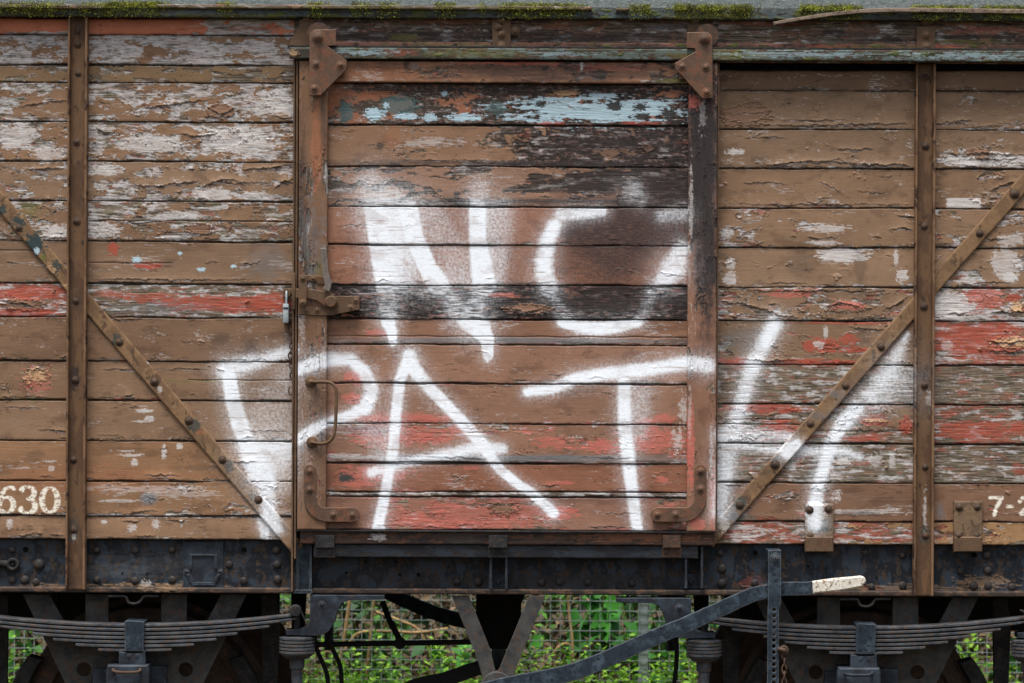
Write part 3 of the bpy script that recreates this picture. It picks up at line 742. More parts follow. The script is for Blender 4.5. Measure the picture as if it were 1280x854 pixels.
DOOR_ITEMS = [
 ('t', 432, 140, 9, 14, .85), ('t', 500, 132, 26, 12, .8), ('l', 468, 143, 13, 8, 1), ('l', 483, 132, 4, 4, 1), ('l', 508, 146, 15, 4, 1), ('l', 538, 147, 9, 5, .9), ('l', 580, 147, 20, 5, 1), ('l', 556, 117, 4, 3, .9),
 ('l', 745, 138, 102, 16, .9, .6), ('t', 620, 135, 14, 8, .6), ('K', 768, 132, 10, 7, .95, .5), ('K', 800, 134, 9, 5, .95, .5), ('K', 804, 146, 10, 5, .95, .5), ('K', 837, 143, 10, 8, .95, .5), ('K', 675, 130, 7, 4, .9),
 ('c', 706, 116, 18, 3.5, .8), ('R', 690, 155, 16, 3, .8), ('R', 800, 154, 24, 3, .7), ('o', 415, 125, 10, 12, .7), ('o', 470, 118, 24, 4, .6),
 ('B', 810, 185, 8, 5, .6), ('k', 640, 204, 230, 3.5, .75, .4), ('k', 475, 183, 5, 5, .8),
 ('W', 540, 178, 30, 5, .45, .9), ('o', 490, 172, 10, 14, .3), ('k', 420, 240, 8, 16, .5), ('k', 640, 252, 260, 4, .85, .5), ('k', 800, 230, 60, 20, .5, .6), ('W', 790, 238, 12, 12, .5, .9),
 ('k', 780, 182, 100, 22, .5, .5), ('k', 780, 232, 110, 22, .55, .5), ('k', 760, 378, 120, 18, .75, .4), ('k', 560, 378, 120, 14, .35, .5), ('k', 640, 112, 240, 6, .5, .5), ('B', 660, 386, 30, 6, 1, .3), ('S', 628, 369, 18, 3, .7, .5), ('k', 480, 415, 8, 4, .4), ('S', 470, 416, 14, 4, .8),
 ('g', 640, 426, 260, 4.5, .75, .25), ('k', 850, 425, 20, 6, .5), ('S', 443, 473, 12, 9, .95), ('S', 440, 498, 12, 7, .9), ('S', 470, 522, 50, 6, .8, .8), ('S', 535, 523, 40, 5, .9, .6),
 ('S', 830, 523, 14, 6, .9), ('S', 808, 526, 14, 4, .8), ('W', 855, 512, 5, 16, .6, .9), ('S', 468, 546, 26, 12, .8, .7), ('S', 525, 545, 40, 12, .85, .7), ('S', 690, 553, 22, 8, .7, .8), ('S', 752, 558, 28, 8, .9, .6), ('S', 820, 552, 36, 14, .85, .7), ('W', 847, 552, 6, 14, .6, .9),
 ('g', 640, 573, 260, 5, .85, .3), ('W', 440, 571, 40, 3, .6, .8), ('g', 470, 538, 40, 7, .5), ('S', 470, 592, 40, 9, .8, .9), ('S', 445, 605, 24, 4, .85), ('n', 433, 597, 9, 5, .9, .7), ('S', 700, 604, 18, 3, .7), ('S', 828, 600, 8, 4, .8), ('S', 590, 585, 12, 2, .6),
 ('S', 590, 642, 100, 14, .55, .5), ('S', 700, 641, 22, 9, .9, .6), ('B', 628, 636, 16, 8, .9, .5), ('S', 875, 655, 14, 8, .9), ('S', 560, 655, 90, 6, .7, .6), ('k', 700, 625, 160, 4, .25),
 ('k', 560, 578, 300, 2, .5),
]
DARK_O = [dict(p=[(735, 290, 28), (770, 315, 34), (790, 290, 30)], i=.9, soft=18), dict(p=[(715, 290, 16), (790, 286, 26), (858, 286, 28)], i=.95, soft=12), dict(p=[(770, 264, 10), (858, 268, 12)], i=.8, soft=8),
          dict(p=[(720, 330, 24), (770, 340, 16)], i=.5, soft=16), dict(p=[(805, 300, 20), (800, 330, 14)], i=.5, soft=14), dict(p=[(640, 355, 3), (850, 356, 3)], i=.4, soft=4)]
GHOST = [dict(p=[(800, 265, 60), (850, 300, 60)], i=.15, soft=40)]

RC = [([(903, 141), (940, 140), (976, 139)], .5), ([(912, 150), (935, 153), (1000, 156), (1070, 153), (1141, 152)], 1.2), ([(958, 205), (1000, 201), (1040, 198), (1052, 196)], 1.2), ([(1045, 197), (1060, 202), (1100, 204), (1128, 203), (1141, 207)], 1.6), ([(1170, 153), (1190, 150), (1215, 147)], 1.5), ([(1170, 188), (1195, 190), (1230, 189), (1290, 193)], 1.4),
      ([(925, 228), (960, 226), (985, 230)], .7), ([(1020, 225), (1040, 232), (1050, 240)], .6), ([(1070, 238), (1090, 240), (1110, 238)], .6), ([(895, 253), (960, 254), (1060, 254), (1140, 253)], .5), ([(1235, 236), (1255, 228), (1275, 222)], 1.5), ([(1110, 286), (1128, 282), (1141, 288)], 1.2), ([(898, 376), (930, 378), (975, 392), (1000, 396)], 1.5), ([(1030, 382), (1050, 376), (1075, 382)], 1.4), ([(1105, 384), (1120, 378), (1136, 368)], 1.5), ([(1110, 396), (1138, 394)], 1.2),
      ([(902, 359), (960, 363), (1040, 361), (1120, 364)], .9), ([(1060, 408), (1090, 409), (1112, 412)], 1.0), ([(925, 447), (960, 450), (1000, 449)], 1.2), ([(1235, 387), (1262, 388), (1290, 386)], 1.6), ([(1230, 423), (1260, 426), (1290, 422)], 1.5), ([(1230, 436), (1260, 437), (1290, 436)], 1.5), ([(905, 604), (930, 605)], 1)]
RC += auto_curls(RIGHT_LINES[:8], RIGHT[:7], 895, 1290, 46, 5)
LC = [([(175, 137), (205, 134), (230, 130), (258, 128)], 1.5), ([(258, 137), (275, 145), (294, 136)], 1.8), ([(118, 162), (130, 169), (144, 167)], 1.5), ([(222, 168), (250, 173), (272, 168)], 1.6), ([(165, 233), (190, 236), (225, 231), (250, 228)], 1.5), ([(245, 240), (265, 229), (290, 226), (305, 232)], 1.4), ([(340, 238), (355, 228), (368, 225)], 1.5), ([(300, 214), (330, 212), (366, 207)], 1.5),
      ([(20, 138), (50, 132), (84, 128)], 1.4), ([(30, 217), (50, 213), (80, 214)], 1.3), ([(112, 352), (160, 351), (230, 352), (320, 351)], .7), ([(125, 329), (160, 331), (215, 334)], .5), ([(300, 330), (320, 331), (326, 329)], 1), ([(120, 398), (150, 402), (180, 401)], 1), ([(0, 379), (30, 383), (50, 386)], 1.5)]
LC += auto_curls(LEFT_LINES[3:], LEFT[3:], -10, 366, 60, 6)
DC = auto_curls(DOOR_LINES, DOOR, 410, 858, 46, 8, .5) + [([(632, 383), (655, 390), (685, 387)], 1.2)]
def board(stl, items, seed, vert=False, extra=True, flake=0.7, ends=True):
    """one board or painted bar; stl values may vary along its length"""
    def fn(U, V):
        L = V if vert else U
        g = lambda sp: np.full(U.shape, float(sp)) if np.isscalar(sp) else np.interp(L, [a for a, _ in sp], [c for _, c in sp])
        b, w, r, d = (g(stl.get(k, 0)) for k in 'bwrd')
        n = 0
        for it in items:
            if it[0] in ('b', 'w', 'r', 'd'):
                n += 1; add = sst(0, 0.7, ell(U, V, it[1], it[2], it[3], it[4], 60 + n, 0.3)) * it[5]
                if it[0] == 'b': b = b + add
                elif it[0] == 'w': w = w + add
                elif it[0] == 'r': r = r + add
                else: d = np.clip(d + add, 0, 1)
        h, col, rough, crack, strk, mb = layered(U, V, b, w, r, d, np.broadcast_to(stl['c'], U.shape + (3,)), stl.get('rc', C_RED), seed, vert, 0, flake)
        h, col = overlays(U, V, h, col, [it for it in items if it[0] not in ('b', 'w', 'r', 'd')])
        return finish(U, V, h, col, rough, crack, strk, d, extra)
    return fn
def bar(cols, rust=0.25, seed=0, scale=1.0, items=(), extra=True, moss=0.0, vert=False, iso=False):
    """painted iron: base colour, second colour, chips of rust and primer"""
    c0, c1, c2 = cols
    def fn(U, V):
        x, y = (V, U) if vert else (U, V)
        x = x * scale; y = y * scale
        an = .6 if iso else 1.0
        a = uni(fbm(x / (40 * an), y / (12 / an ** 2), 5, seed, 0.62)); b = uni(fbm(x / (16 * an), y / (6 / an ** 2), 5, seed + 1, 0.65) * 0.9)
        col = lerp(c0, c1, sst(0.45, 0.7, a)); m = sst(-0.03, 0.04, rust - b)
        col = lerp(col, c2 * (1 + 0.6 * fbm(x / 5, y / 3, 3, seed + 2))[..., None], m)
        col = col * (1 + 0.16 * fbm(x / 6, y / 6, 3, seed + 3))[..., None]
        h = -m * 0.0006 + fbm(x / 7, y / 5, 3, seed + 4) * 0.0006
        if moss > 0:
            mm = sst(0.0, 0.12, moss - uni(fbm(x / 30, y / 9, 4, seed + 8)))
            col = lerp(col, lin(74, 80, 38) * (1 + 0.5 * fbm(x / 3, y / 3, 2, seed + 9))[..., None], mm); h = h + mm * 0.002
        h, col = overlays(U, V, h, col, list(items))
        rough = 0.55 + 0.2 * m
        z = np.zeros(U.shape)
        return finish(U, V, h, col, rough, z, z, z, extra)
    return fn
SKY, SUN, EXPO = 0.06, 1.5, 1.70
# ================================================================== THE WAGON
UC, YC = 625.7, 1.15
U0, U1 = -245.0, 1496.0
root = empty('goods_wagon', PU(UC, 427 + ZC / S, 0) + Vector((0, YC, 0)))
root.location.z = 0; WLOC[root] = Vector((PU(UC, 0).x, YC, 0)); root.location = WLOC[root]
tag(root, 'old brown wooden covered railway goods wagon with flaking paint and white NO PARTY graffiti', 'wagon')

# ---- plank walls
wall_l = slab('plank_wall', U0, 371, LEFT_LINES[0], LEFT_LINES[-1], 0.0, 0.05,
              planks(LEFT_LINES, LEFT, LEFT_ITEMS, 11, DIGITS, BL, cl=LC, mids=[(278.6, 110, 366, 1), (477, 235, 366, .6), (316, -20, 45, .6), (331, 110, 215, .5)]), M_WOOD, root)
tag(wall_l, 'brown planks left of the door with peeling white undercoat, painted number 630', None)
wall_r = slab('plank_wall', 892, U1, RIGHT_LINES[0], RIGHT_LINES[-1], 0.0, 0.05,
              planks(RIGHT_LINES, RIGHT, RIGHT_ITEMS, 29, DASH, BR, cl=RC, mids=[(529, 893, 1000, .9), (523, 900, 990, .6), (537, 1015, 1140, .5)], dark=GHOST), M_WOOD, root)
tag(wall_r, 'brown planks right of the door with red and bare grey boards near the bottom', None)

# ---- fascia above the door and the right-hand wall
fas = slab('fascia_board', 366, U1, 23.5, 77.0, -0.014, 0.014,
     board(st([(366, .2), (500, .1), (900, .22), (1290, .3)], .14, .02, [(366, .45), (620, .5), (900, .2), (1290, .4)], c=lin(124, 92, 74)),
           [('k', 500, 46, 140, 8, .7, .5), ('k', 750, 47, 120, 7, .75, .5), ('y', 505, 47, 18, 5, .5, .8), ('o', 560, 27, 60, 3, .4, .8), ('o', 690, 33, 20, 3, .4, .9), ('g', 830, 33, 24, 4, .6, .7),
            ('k', 1060, 42, 90, 4, .6, .7), ('k', 1110, 50, 60, 3, .8, .6), ('R', 960, 29, 40, 3, .4, .8), ('y', 1200, 52, 40, 3, .6, .7), ('S', 1240, 37, 40, 4, .4, .8), ('k', 1230, 46, 60, 3, .8, .7)], 51, extra=False), M_WOOD, root)
tag(fas, 'bare rotten weathered board above the door', None)

bm = bmesh.new(); a, b = PU(893, 92, 0), PU(U1 - 14, 66, 0); box(bm, (a.x, .052, a.z), (b.x, .075, b.z)); bm_obj('slit_backing', bm, M_DARK, root)  # added dark backing, stops skylight leaking through the slit under the track
# ---- uprights and their bolts
def bolt_mesh(name, r, hexa=False, washer=True, h=None):
    bm = bmesh.new(); dome(bm, Vector((0, 0, 0)), r, h, hexa, washer)
    bmesh.ops.recalc_face_normals(bm, faces=bm.faces)
    me = bpy.data.meshes.new(name); bm.to_mesh(me); bm.free()
    me.polygons.foreach_set('use_smooth', [True] * len(me.polygons)); me.set_sharp_from_angle(angle=math.radians(50))
    return me
ME_BOLT = bolt_mesh('bolt', 0.0105); ME_BOLT.materials.append(M_BOLTD)
ME_RIVET = bolt_mesh('rivet', 0.0142, washer=False); ME_RIVET.materials.append(M_RIVET)
ME_RIVETS = bolt_mesh('rivet_small', 0.009, washer=False); ME_RIVETS.materials.append(M_RUST)
ME_HEX = bolt_mesh('hex_bolt', 0.0095, True); ME_HEX.materials.append(M_BOLT)
def stud(me, name, w, parent, s=1.0):
    o = bpy.data.objects.new(name, me); COL.objects.link(o); place(o, w, parent); s *= random.uniform(.88, 1.12); o.scale = (s, s * random.uniform(.7, 1.1), s)
    o.rotation_euler = (random.uniform(-.12, .12), random.uniform(0, 6), random.uniform(-.12, .12)); return o
UPC = (lin(102, 78, 58), lin(86, 65, 50), lin(68, 53, 44))
def upright(u0, u1, v0, v1, bolts, seed, items=(), fl=(2.6, 3.2)):
    o = slab('upright', u0 + 1.5, u1 - 1.5, v0, v1, -0.016, 0.016, bar(UPC, .10, seed, .6, items, extra=True, vert=True), M_PAINTED, root, step=1.2)
    for a, b in ((u0, u0 + fl[0]), (u1 - fl[1], u1)):
        slab('flange', a, b, v0, v1, -0.046, 0.046, bar((lin(118, 92, 70), lin(98, 74, 56), lin(60, 46, 40)), .14, seed + 5, .6, (), vert=True), M_PAINTED, o, step=0.8, edge=0.8)
    for px, py in bolts:
        stud(ME_BOLT, 'bolt', P(px, py, -0.016), o)
    return o
LB = [(97.4, 39), (97.4, 56), (97.4, 92), (96, 177.5), (95.3, 276.6), (94.7, 376.5), (93.5, 475), (92, 575), (92, 662.5)]
RB = [(1156.7, 97), (1156.7, 182.7), (1155.6, 283), (1155, 383), (1155.6, 481.6), (1156.7, 584), (1156.7, 670)]
up_l = upright(83, 107.5, 22.5, 740, LB, 61, [('k', 93, 474, 8, 16, .8), ('k', 95, 377, 8, 12, .5), ('n', 92, 662, 7, 14, .6, .8), ('W', 92, 668, 2, 8, .6, .9), ('k', 93, 725, 10, 12, .4)])
up_r = upright(1143.6, 1168.6, 77, 743, RB, 67, [('k', 1156, 470, 8, 14, .6), ('W', 1156, 640, 2, 26, .6, .9), ('n', 1156, 668, 6, 10, .6, .8), ('W', 1162, 500, 4, 10, .5, .9), ('k', 1160, 510, 5, 9, .5)])
for u in (-236, 1486):
    bm = bmesh.new(); pbox(bm, u - 9, 23, u + 9, 743, -0.04, 0.0); bm_obj('corner_post', bm, M_BROWN, root)

# ---- diagonal braces
def brace(p0, p1, w, bolts, seed, items):
    a = unroll(*p0); b = unroll(*p1)
    L = math.hypot(b[0] - a[0], b[1] - a[1]); an = math.atan2(b[1] - a[1], b[0] - a[0])
    o = slab('diagonal_brace', 0, L, -w / 2, w / 2, -0.0125, 0.0125,
             bar((lin(124, 98, 72), lin(110, 86, 64), lin(88, 69, 54)), .18, seed, 1, items, iso=True), M_PAINTED, root, step=0.95, frame=(a[0], a[1], an), edge=1.4)
    for px, py in bolts: stud(ME_BOLT, 'bolt', P(px, py, -0.0125), o, 1.15)
    return o
brace((-70, 170.4), (374, 688), 18.5, [(23, 285), (149, 428), (193, 477.5), (236, 526), (278, 575), (323, 625)], 71,
      [('n', 44, 305, 12, 14, .95, .7), ('n', 24, 278, 8, 8, .9, .7), ('n', 2, 263, 6, 6, .9), ('l', 46, 314, 4, 4, .9), ('y', 54, 322, 4, 4, .9), ('n', 70, 333, 6, 8, .8), ('c', 62, 338, 8, 5, .7, .8), ('c', 81, 360, 5, 4, .8), ('n', 146, 424, 6, 7, .7), ('W', 200, 487, 3, 4, .7),
       ('n', 243, 532, 8, 9, .7), ('n', 287, 583, 5, 8, .7), ('o', 250, 540, 6, 3, .6), ('n', 318, 621, 8, 6, .5), ('W', 186, 452, 3, 3, .7)])
brace((1335, 166.7), (884, 678.5), 18.5, [(1268, 242.5), (1225, 292), (1101, 434), (1057, 482.5), (1013, 530), (969, 581), (925, 632)], 73,
      [('g', 1045, 492, 10, 6, .5, .8), ('g', 972, 575, 8, 8, .8, .5), ('W', 985, 563, 11, 9, .8, .3), ('n', 925, 630, 9, 8, .7), ('g', 915, 645, 9, 12, .8, .5), ('W', 905, 655, 6, 10, .6, .6), ('k', 950, 590, 20, 5, .3), ('g', 1020, 520, 20, 6, .4, .8)])

# ---- door jamb angle and the stanchion below it
bm = bmesh.new()
pbox(bm, 365.2, 74, 367.4, 741, -0.05, 0.0, 0.0012); pbox(bm, 368.6, 77, 371.2, 700, -0.06, 0.0, 0.0012)
bm_obj('door_jamb', bm, M_BROWN, root)
bm = bmesh.new()
pbox(bm, 371.4, 679, 374, 742, -0.03, 0.028, 0.001); pbox(bm, 374, 679, 388.4, 741, -0.012, 0.028, 0.001); pbox(bm, 388.4, 679, 391, 742, -0.03, 0.028, 0.001); pbox(bm, 369, 739, 392, 743.2, -0.034, 0.028, 0.001)
bm_obj('stanchion', bm, M_LEVER, root)

# ---- sliding door
door = slab('sliding_door', 405, 862, DOOR_LINES[0], DOOR_LINES[-1], -0.045, 0.032,
            planks(DOOR_LINES, DOOR, DOOR_ITEMS, 37, None, BD, cl=DC, mids=[(421, 405, 862, .6)], dark=DARK_O, flake=.5), M_WOOD, root)
tag(door, 'sliding plank door sprayed NO PAT with charred boards and pale blue patch at the top', None)
sl = slab('door_stile', 372.5, 408.5, 77, 663.4, -0.075, 0.06,
     board(st([(77, .8), (130, .95), (230, .85), (260, .55), (400, .6), (520, .75), (663, .98)], .1, .1, [(77, .4), (400, .45), (663, .1)], c=lin(116, 88, 68)),
           [('o', 396, 186, 7, 52, .55, .35), ('g', 396, 90, 8, 10, .2), ('k', 378, 250, 6, 120, .55, .4), ('k', 404, 160, 4, 60, .4, .5), ('g', 392, 300, 14, 50, .35, .7), ('y', 400, 340, 5, 16, .4, .7), ('k', 402, 540, 3, 30, .6), ('W', 378, 405, 3, 20, .4, .9), ('k', 396, 500, 6, 20, .4, .8)], 81, vert=True), M_WOODV, door)
sr = slab('door_stile', 859.5, 895.5, 77, 663.4, -0.075, 0.06,
     board(st([(77, .3), (230, .4), (400, .85), (663, .95)], .06, .06, [(77, .9), (300, .8), (430, .4), (663, .1)], c=lin(130, 96, 78), rc=C_SALM),
           [('k', 878, 190, 26, 150, 1, .2), ('k', 884, 330, 16, 80, .95, .3), ('k', 884, 420, 12, 40, .35, .7), ('S', 868, 128, 8, 8, .7, .7), ('W', 878, 140, 4, 22, .35, .9), ('S', 863, 560, 5, 50, .95, .4), ('S', 892, 625, 4, 40, .7, .6), ('S', 872, 655, 10, 8, .8), ('W', 862, 520, 2, 30, .4, .8), ('W', 889, 570, 2, 30, .5, .8), ('W', 864, 250, 2, 40, .5, .8)], 83, vert=True), M_WOODV, door)
bm = bmesh.new(); pbox(bm, 895.7, 78, 897.6, 664, -0.06, -0.01, 0.001); bm_obj('edge_strip', bm, M_BROWN, door)
tr = slab('top_rail', 408.7, 859.3, 77.2, 103.6, -0.070, 0.05,
     board(st([(408, 1), (500, .95), (560, .7), (860, .72)], .05, .1, [(408, .2), (540, .5), (860, .6)], c=lin(132, 96, 74)),
           [('k', 620, 90, 90, 14, .55, .5), ('k', 740, 92, 120, 12, .55, .4), ('S', 640, 79, 50, 2.5, .7, .7), ('k', 485, 84, 26, 7, .4, .7), ('S', 760, 85, 40, 4, .3, .9), ('W', 727, 82, 2, 6, .7), ('g', 518, 82, 5, 6, .6), ('o', 480, 90, 40, 8, .3, .8), ('k', 508, 80, 4, 6, .8), ('y', 845, 101, 20, 3, .6)], 85, extra=False), M_WOOD, door)
# bottom drip edge
bm = bmesh.new(); pbox(bm, 372, 663.6, 896, 665.4, -0.072, -0.02, 0.0008); bm_obj('drip_edge', bm, M_BLACKRUST, door)

def plate(name, pts, y, th, bolts, mat, parent, bev=0.0025, holes=(), br=0.0115, spacers=()):
    bm = bmesh.new(); ppoly(bm, pts, y, th, bev, holes)
    for q in spacers: pbox(bm, *q, -0.0945, -0.069, 0)
    for b in bolts:
        r = b[2] if len(b) > 2 else br
        dome(bm, P(b[0], b[1], y), r, None, len(b) > 3 and b[3] == 'h', True)
    return bm_obj(name, bm, mat, parent, smooth=40)
def rounded(cx, cy, r, a0, a1, n=6):
    return [(cx + r * math.cos(math.radians(a0 + (a1 - a0) * i / n)), cy + r * math.sin(math.radians(a0 + (a1 - a0) * i / n))) for i in range(n + 1)]
hp = rounded(396, 46, 9.3, 180, 270) + [(420, 36.7), (420.2, 57), (409.5, 57.6), (433, 75.3), (433.2, 87), (401, 119.2), (386.8, 119.8)]
o = plate('hanger_plate', hp, -0.106, 0.012, [(397.3, 46, .017, 'h'), (395, 80), (425.4, 81.2), (393, 110.3)], M_PLATE, door, spacers=[(387, 79, 402, 118), (405, 79, 428, 96)])
bm = bmesh.new()
lathe(bm, [(.044, -.088), (.044, -.075), (.036, -.075), (.036, -.045), (.044, -.045), (.044, -.035)], P(400, 45, 0), 'Y', 28)
bm_obj('roller', bm, M_RUST, o, smooth=40)
hp = [(858.6, 40.5), (880, 40.2)] + rounded(881.5, 49, 9, 270, 360)[1:] + [(891, 122.6), (877.5, 123.3), (843.7, 85), (843.7, 79), (869.5, 64.4), (868.5, 60.6), (858.6, 60.4)]
o = plate('hanger_plate', hp, -0.106, 0.012, [(880.8, 48.3, .017, 'h'), (852.7, 83), (882.3, 84), (883.2, 115.3)], M_PLATE, door, spacers=[(874, 80, 888, 120), (848, 82, 872, 98)])
bm = bmesh.new()
lathe(bm, [(.044, -.088), (.044, -.075), (.036, -.075), (.036, -.045), (.044, -.045), (.044, -.035)], P(882, 47, 0), 'Y', 28)
bm_obj('roller', bm, M_RUST, o, smooth=40)
# corner straps
def corner(cx, flip, bolts):
    f = -1 if flip else 1
    X = lambda dx: cx + f * dx
    pts = [(X(0), 612), (X(0), 588)] + [(X(7.5 - 7.5 * math.cos(a)), 588 - 7.5 * math.sin(a)) for a in np.linspace(.2, math.pi, 8)] + [(X(15), 622)]
    pts += [(X(15 + 12 - 12 * math.cos(a)), 622 + 12.6 * math.sin(a)) for a in np.linspace(.2, math.pi / 2, 6)]
    pts += [(X(61), 634.6)] + [(X(61 + 9 * math.sin(a)), 643.6 - 9 * math.cos(a)) for a in np.linspace(.2, math.pi - .01, 8)]
    pts += [(X(30), 652.6)] + [(X(30 - 30 * math.sin(a)), 622.6 + 30 * math.cos(a)) for a in np.linspace(.15, math.pi / 2 - .1, 8)]
    if flip: pts = pts[::-1]
    bm = bmesh.new(); ppoly(bm, pts, -0.085, 0.012, 0.002)
    for b in bolts: dome(bm, P(b[0], b[1], -0.085), 0.0112)
    # the lower leg packs out over the thinner planks
    xa, xb = sorted((X(30), X(66))); pbox(bm, xa, 636, xb, 650, -0.074, -0.043, 0)
    return bm_obj('corner_strap', bm, M_PLATE, door, smooth=40)
corner(380, False, [(387.2, 589), (387.2, 612.3), (416.6, 643.4), (440.2, 643.8)])
corner(883, True, [(875.7, 589), (875.7, 611.5), (844.6, 643.3), (821.6, 643.3)])
# grab handle
bm = bmesh.new()
y = -0.075
path = [P(388, 477, y - .012), P(396, 477.5, y - .02), P(405, 477.5, y - .035), P(413, 478.5, y - .045), P(419, 484, y - .05), P(420.5, 494, y - .05), P(420, 515, y - .05), P(419, 535, y - .05), P(416, 547, y - .05), P(409, 553.5, y - .04), P(399, 554.5, y - .02), P(390, 553, y - .012)]
tube(bm, [Vector(p) for p in smooth_path(path, 4)], 0.0068, 10)
for c in ((388.5, 477), (389.8, 552.8)):
    ppoly(bm, circ(c[0], c[1], 7, 14), y - .01, .011, .002); dome(bm, P(c[0], c[1], y - .01), 0.0085, None, True, False)
bm_obj('grab_handle', bm, M_BROWN, door, smooth=50)
# latch
bm = bmesh.new()
ppoly(bm, [(373.4, 383), (404, 384), (412, 371), (421, 370), (449.3, 370.6), (449.3, 387), (414, 394.2), (402.5, 394.6), (373.4, 393)], -0.083, .009, .0015)
ppoly(bm, [(374, 344), (383.5, 344), (396, 344.4), (406, 346), (406, 356), (398, 355), (393, 351), (374, 351.5)], -0.082, .008, .0015)
pbox(bm, 408.8, 372, 449, 387, -0.075, -0.043, 0)
ppoly(bm, [(369.5, 361), (386, 361), (400, 363.5), (410, 364), (416, 368), (420, 376), (414, 385), (406, 383), (396, 375.5), (384, 373), (369.5, 372.5)], -0.096, .010, .002)
ppoly(bm, rounded(378.7, 348, 5, 180, 360) + rounded(378.3, 378, 5, 0, 180), -0.108, .010, .002)
for c in ((378.6, 348), (378.2, 378)): dome(bm, P(c[0], c[1], -0.108), .0085)
for c, r in (((391.7, 348), .0085), ((445, 375.3), .008), ((438, 384), .007), ((382, 388), .009), ((396.4, 387.6), .009)): dome(bm, P(c[0], c[1], -0.083), r)
lathe(bm, [(.026, .01), (.026, -.004), (.022, -.006), (.022, -.018), (.019, -.022), (.005, -.022)], P(413.8, 377, -0.096), 'Y', 24)
latch = bm_obj('door_latch', bm, M_BROWN, door, smooth=40)
bm = bmesh.new()
pts = ribbon(smooth_path([(404.3, 310), (405.3, 322), (407, 342), (410, 355), (407.5, 363)], 4), 7.0, 8.5)
ppoly(bm, pts, -0.118, .014, .002)
bm_obj('latch_lever', bm, M_STEEL, latch, smooth=40)
# hasp on the jamb
bm = bmesh.new()
pbox(bm, 364.6, 342.5, 368.6, 388, -0.075, -0.048, .001)
for k in range(3): pass
ppoly(bm, circ(358, 366, 5.5, 16), -0.03, .03, .001, [circ(358, 366, 2.6, 12)])
pbox(bm, 356, 362, 366, 370, -0.012, 0.0, .001)
bm_obj('hasp', bm, M_BROWN, root, smooth=40)

# ---- padlock (hangs on the hasp: a thing of its own)
bm = bmesh.new()
tube(bm, [Vector(p) for p in smooth_path([P(358, 384, -.046), P(358, 372, -.046), P(358, 366, -.038), P(358, 364.5, -.024), P(358, 366, -.012), P(358, 372, -.006), P(358, 384, -.006)], 4)], .0042, 8)
sh = bm_obj('shackle', bm, M_GALV, None, smooth=50)
lock = empty('padlock', P(358.2, 404, -.026))
tag(lock, 'small grey metal padlock hanging from the hasp left of the wagon door latch', 'padlock')
place(sh, WLOC[sh], lock)
bm = bmesh.new(); a, b = P(354.6, 404, 0), P(362, 380, 0)
box(bm, (a.x, -.052, a.z), (b.x, -.003, b.z), .004); bm_obj('body', bm, M_GALV, lock, smooth=40)
bm = bmesh.new(); a, b = P(355.2, 386.5, 0), P(361.4, 384.5, 0); box(bm, (a.x, -.0535, a.z), (b.x, -.05, b.z), 0); bm_obj('band', bm, M_DARK, lock)

# ---- chain beside the door
def links(bm, pts, L, W, r):
    """oval links strung along world points"""
    for i in range(len(pts) - 1):
        c = (pts[i] + pts[i + 1]) / 2; t = (pts[i + 1] - pts[i]).normalized()
        side = Vector((0, 1, 0)) if i % 2 else t.cross(Vector((0, 1, 0))).normalized()
        ring = []
        for k in range(14):
            a = 2 * math.pi * k / 14
            ring.append(c + t * (L / 2 * math.sin(a)) * (1 if abs(math.sin(a)) > .1 else 1) + side * (W / 2 * math.cos(a)))
        ring.append(ring[0]); ring.append(ring[1])
        tube(bm, ring, r, 6, False)
bm = bmesh.new()
pp = [P(364 - 1.2 * math.sin(i * .9), 392 + i * 6.2, -.02 - .004 * math.sin(i * 1.7)) for i in range(14)]
links(bm, pp, .027, .015, .0028)
tube(bm, [Vector(p) for p in smooth_path([P(364, 472, -.02), P(366, 480, -.022), P(366, 489, -.024), P(363.5, 494, -.024), P(361, 490, -.022), P(361.5, 484, -.02)], 4)], .003, 6)
bm_obj('door_pin_chain', bm, M_BOLTD, root, smooth=60)

# ---- door track
TRC = (lin(80, 90, 86), lin(58, 58, 47), lin(68, 55, 46))
track = slab('door_track', 360, U1, 60.5, 74.6, -0.092, 0.013, bar(TRC, .42, 91, .9, [('l', 450, 66, 30, 2.5, .4, 1.2), ('l', 700, 67, 30, 2.5, .3, 1.2), ('y', 900, 68, 60, 6, .4, .6), ('k', 385, 66, 14, 5, .8), ('c', 367, 66, 6, 4, .6), ('y', 590, 67, 60, 5, .35, .7), ('l', 1000, 68, 80, 3, .35, 1.2), ('l', 1200, 70, 60, 3, .35, 1.2), ('R', 500, 66, 20, 4, .3, .8)], extra=False, moss=.15), M_PAINTED, root)
tag(track, 'pale blue green flaking door rail', None)
slab('track_flange', 412, U1, 53, 61, -0.03, 0.016, bar((lin(112, 78, 68), lin(90, 66, 56), lin(70, 56, 48)), .3, 93, 1, [('R', 1040, 60, 30, 4, .6, .6), ('R', 1180, 60, 20, 4, .6, .6), ('y', 560, 57, 60, 3, .4, .8), ('y', 1090, 60, 80, 3, .4, .8)], extra=False, moss=.2), M_PAINTED, track)
bm = bmesh.new(); a, b = PU(360, 62.5, 0), PU(U1, 60.6, 0); box(bm, (a.x, -.09, a.z), (b.x, -.016, b.z), 0); bm_obj('ledge', bm, M_BLACKRUST, track)
for px in (445, 506, 569, 748, 808, 965, 1002, 1061, 1110, 1212, 1237):
    stud(ME_RIVETS, 'rivet', P(px, 56.5 + (px - 640) * .0065, -0.031), track)
